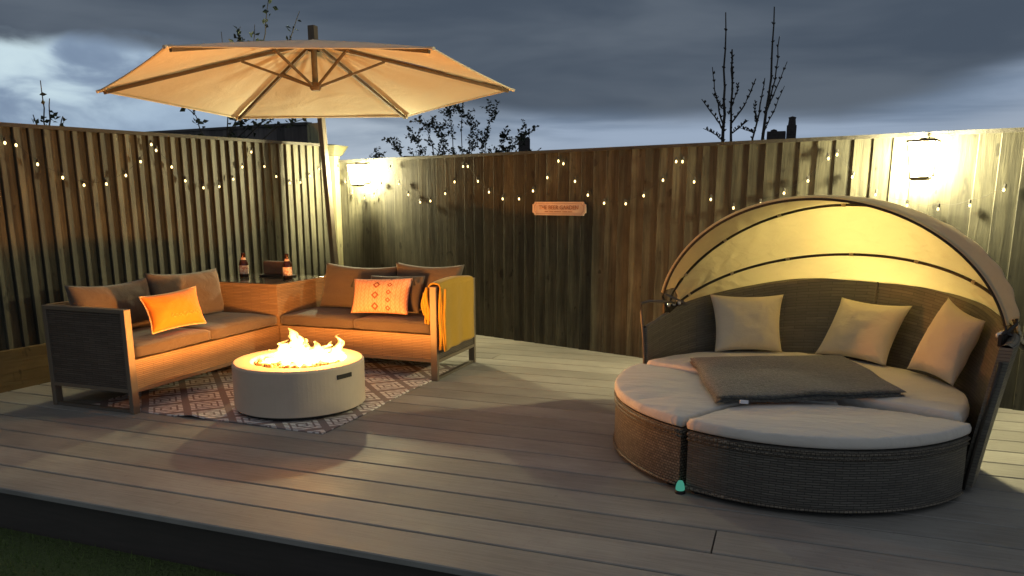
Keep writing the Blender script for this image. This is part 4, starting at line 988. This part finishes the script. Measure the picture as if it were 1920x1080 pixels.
# airy bush behind the back fence
def bush():
    base = V((-3.62, 8.25, LAWN_Z)); t = thing('bush', 'airy leafy bush showing above the back fence beside the parasol', 'bush', base); b = B(); lv = B()
    tips = [(-1.05, 1.62), (-.98, 1.74), (-.85, 1.6), (-.95, 1.70), (-.72, 1.85), (-.55, 1.98), (-.38, 2.12), (-.2, 2.0), (-.12, 2.2), (0.02, 2.28), (.12, 2.14), (.28, 2.0), (.36, 2.25), (.5, 1.98), (.62, 1.86), (.8, 2.05), (.92, 1.8), (-.5, 1.72), (.1, 1.9), (-.25, 1.8), (.45, 1.78), (-.05, 1.75), (.7, 1.7)]
    for (u, z) in tips:
        w = random.uniform(-.4, .4); A_ = base+V((random.uniform(-.05, .05), random.uniform(-.05, .05), .05))
        pts = [A_, base+rot20(u*.35, w*.3)+V((0, 0, .9)), base+rot20(u*.8, w*.8)+V((0, 0, z-.25+.22)), base+rot20(u, w)+V((0, 0, z+.22))]
        stem(b, lv, pts, .011, .002, 80, .040)
        for q in range(5):
            s = random.uniform(.45, .95); C_ = pts[2].lerp(pts[3], s); e = C_+rot20(random.uniform(-.16, .16), random.uniform(-.1, .1))+V((0, 0, random.uniform(.02, .16)))
            stem(b, lv, [C_, C_.lerp(e, .5), e], .004, .0015, 22, .038)
    part(b, 'branches', M['bark'], t); part(lv, 'leaves', M['leaf'], t)
bush()
# climbers and young trees beyond the left fence
def whip(name, base, stems, label, cat='plant', leaves=26, ls=.055):
    t = thing(name, label, cat, (base[0], base[1], LAWN_Z)); b = B(); lv = B()
    for pts in stems:
        P_ = [V((base[0], base[1], 0))+rot20(u, 0)+V((0, 0, z)) for u, z in pts]
        stem(b, lv, P_, .009, .003, leaves, ls)
    part(b, 'stems', M['bark'], t); part(lv, 'leaves', M['leaf'], t)
whip('shrub', (-5.03, 4.15), [[(0, LAWN_Z), (0, 1.7), (0, 2.07)], [(0, 1.2), (.03, 1.75), (.05, 1.95)], [(0, 1.2), (.08, 1.72), (.13, 1.83)], [(0, 1.1), (-.05, 1.72), (-.08, 1.84)]], 'thin leafy shoots just above the left fence', 'shrub', 12, .045)
whip('shrub', (-5.12, 3.60), [[(0, LAWN_Z), (.04, 1.7), (.0, 1.98)], [(0, 1.3), (-.06, 1.8), (-.10, 1.88)]], 'single thin shoot at the far left above the fence', 'shrub', 10, .04)
whip('tree', (-5.95, 6.75), [[(0, LAWN_Z), (.0, 1.9), (-.05, 2.12), (-.24, 2.29)], [(0, 1.5), (.35, 2.05), (.42, 2.22)], [(0, 1.6), (.4, 2.06), (.62, 2.14)], [(0, 1.6), (.5, 2.0), (.80, 2.12)], [(0, LAWN_Z), (.3, 2.2), (.28, 2.95)], [(.3, 2.4), (.42, 2.8), (.48, 3.0)], [(.3, 2.3), (.6, 2.7), (.63, 3.02)], [(.3, 2.2), (.7, 2.8), (.80, 3.32)], [(.3, 2.2), (.95, 2.8), (1.10, 3.15)], [(0, 1.4), (.8, 2.0), (1.2, 2.12)], [(.0, 1.5), (.7, 2.1), (.9, 2.2)]], 'young leafy tree whose tips show around the parasol canopy', 'tree', 26, .07)

# ---------------------------------------------------------------- distant houses, only chimneys above the fence
def house(cx, cy, zr, rotz, ch, label):
    t = thing('house', label, 'house', (cx, cy, LAWN_Z)); c, s = cos(rotz), sin(rotz)
    def q(x, y, z): return V((cx+c*x-s*y, cy+s*x+c*y, z))
    w, d, e = 3.6, 2.8, zr-1.5
    def bx_(x0, x1, y0, y1, z0, z1): return B().hexa([q(x0, y0, z0), q(x1, y0, z0), q(x1, y1, z0), q(x0, y1, z0), q(x0, y0, z1), q(x1, y0, z1), q(x1, y1, z1), q(x0, y1, z1)])
    part(bx_(-w, w, -d, d, LAWN_Z, e), 'wall', M['brick'], t)
    b = B(); b.add([q(-w-.2, -d-.3, e), q(w+.2, -d-.3, e), q(w+.2, d+.3, e), q(-w-.2, d+.3, e), q(-w-.2, 0, zr), q(w+.2, 0, zr)], [(0, 1, 5, 4), (2, 3, 4, 5), (1, 2, 5), (3, 0, 4), (3, 2, 1, 0)])
    rf = part(b, 'roof', M['tile'], t)
    for x0, x1, z1, pots in ch:
        k = subpart(bx_(x0, x1, -.3, .3, zr-.4, z1), 'chimney', M['brick'], rf)
        for (px, r, h) in pots: subpart(B().lathe(q(px, 0, z1), [(r*.8, 0), (r, .02), (r*.85, h*.8), (r, h), (.001, h+.03)], 12), 'chimney_pot', M['brick'], rf)
    for x in (-2, 0, 2): part(bx_(x-.4, x+.4, -d-.02, -d-.004, .2, 1.0), 'window', M['pane'], t)
house(-8.2, 23.6, 2.62, R(20), [(-.16, .20, 3.12, [(-.03, .10, .16), (.13, .07, .06)])], 'dark house whose slim chimney shows over the back fence right of the bush')
house(-.45, 22.0, 2.62, R(0), [(-.36, .10, 3.0, [(-.2, .09, .05)]), (.12, .36, 3.14, [(.24, .10, .22)])], 'dark house whose wide stepped chimney shows over the back fence right of the saplings')
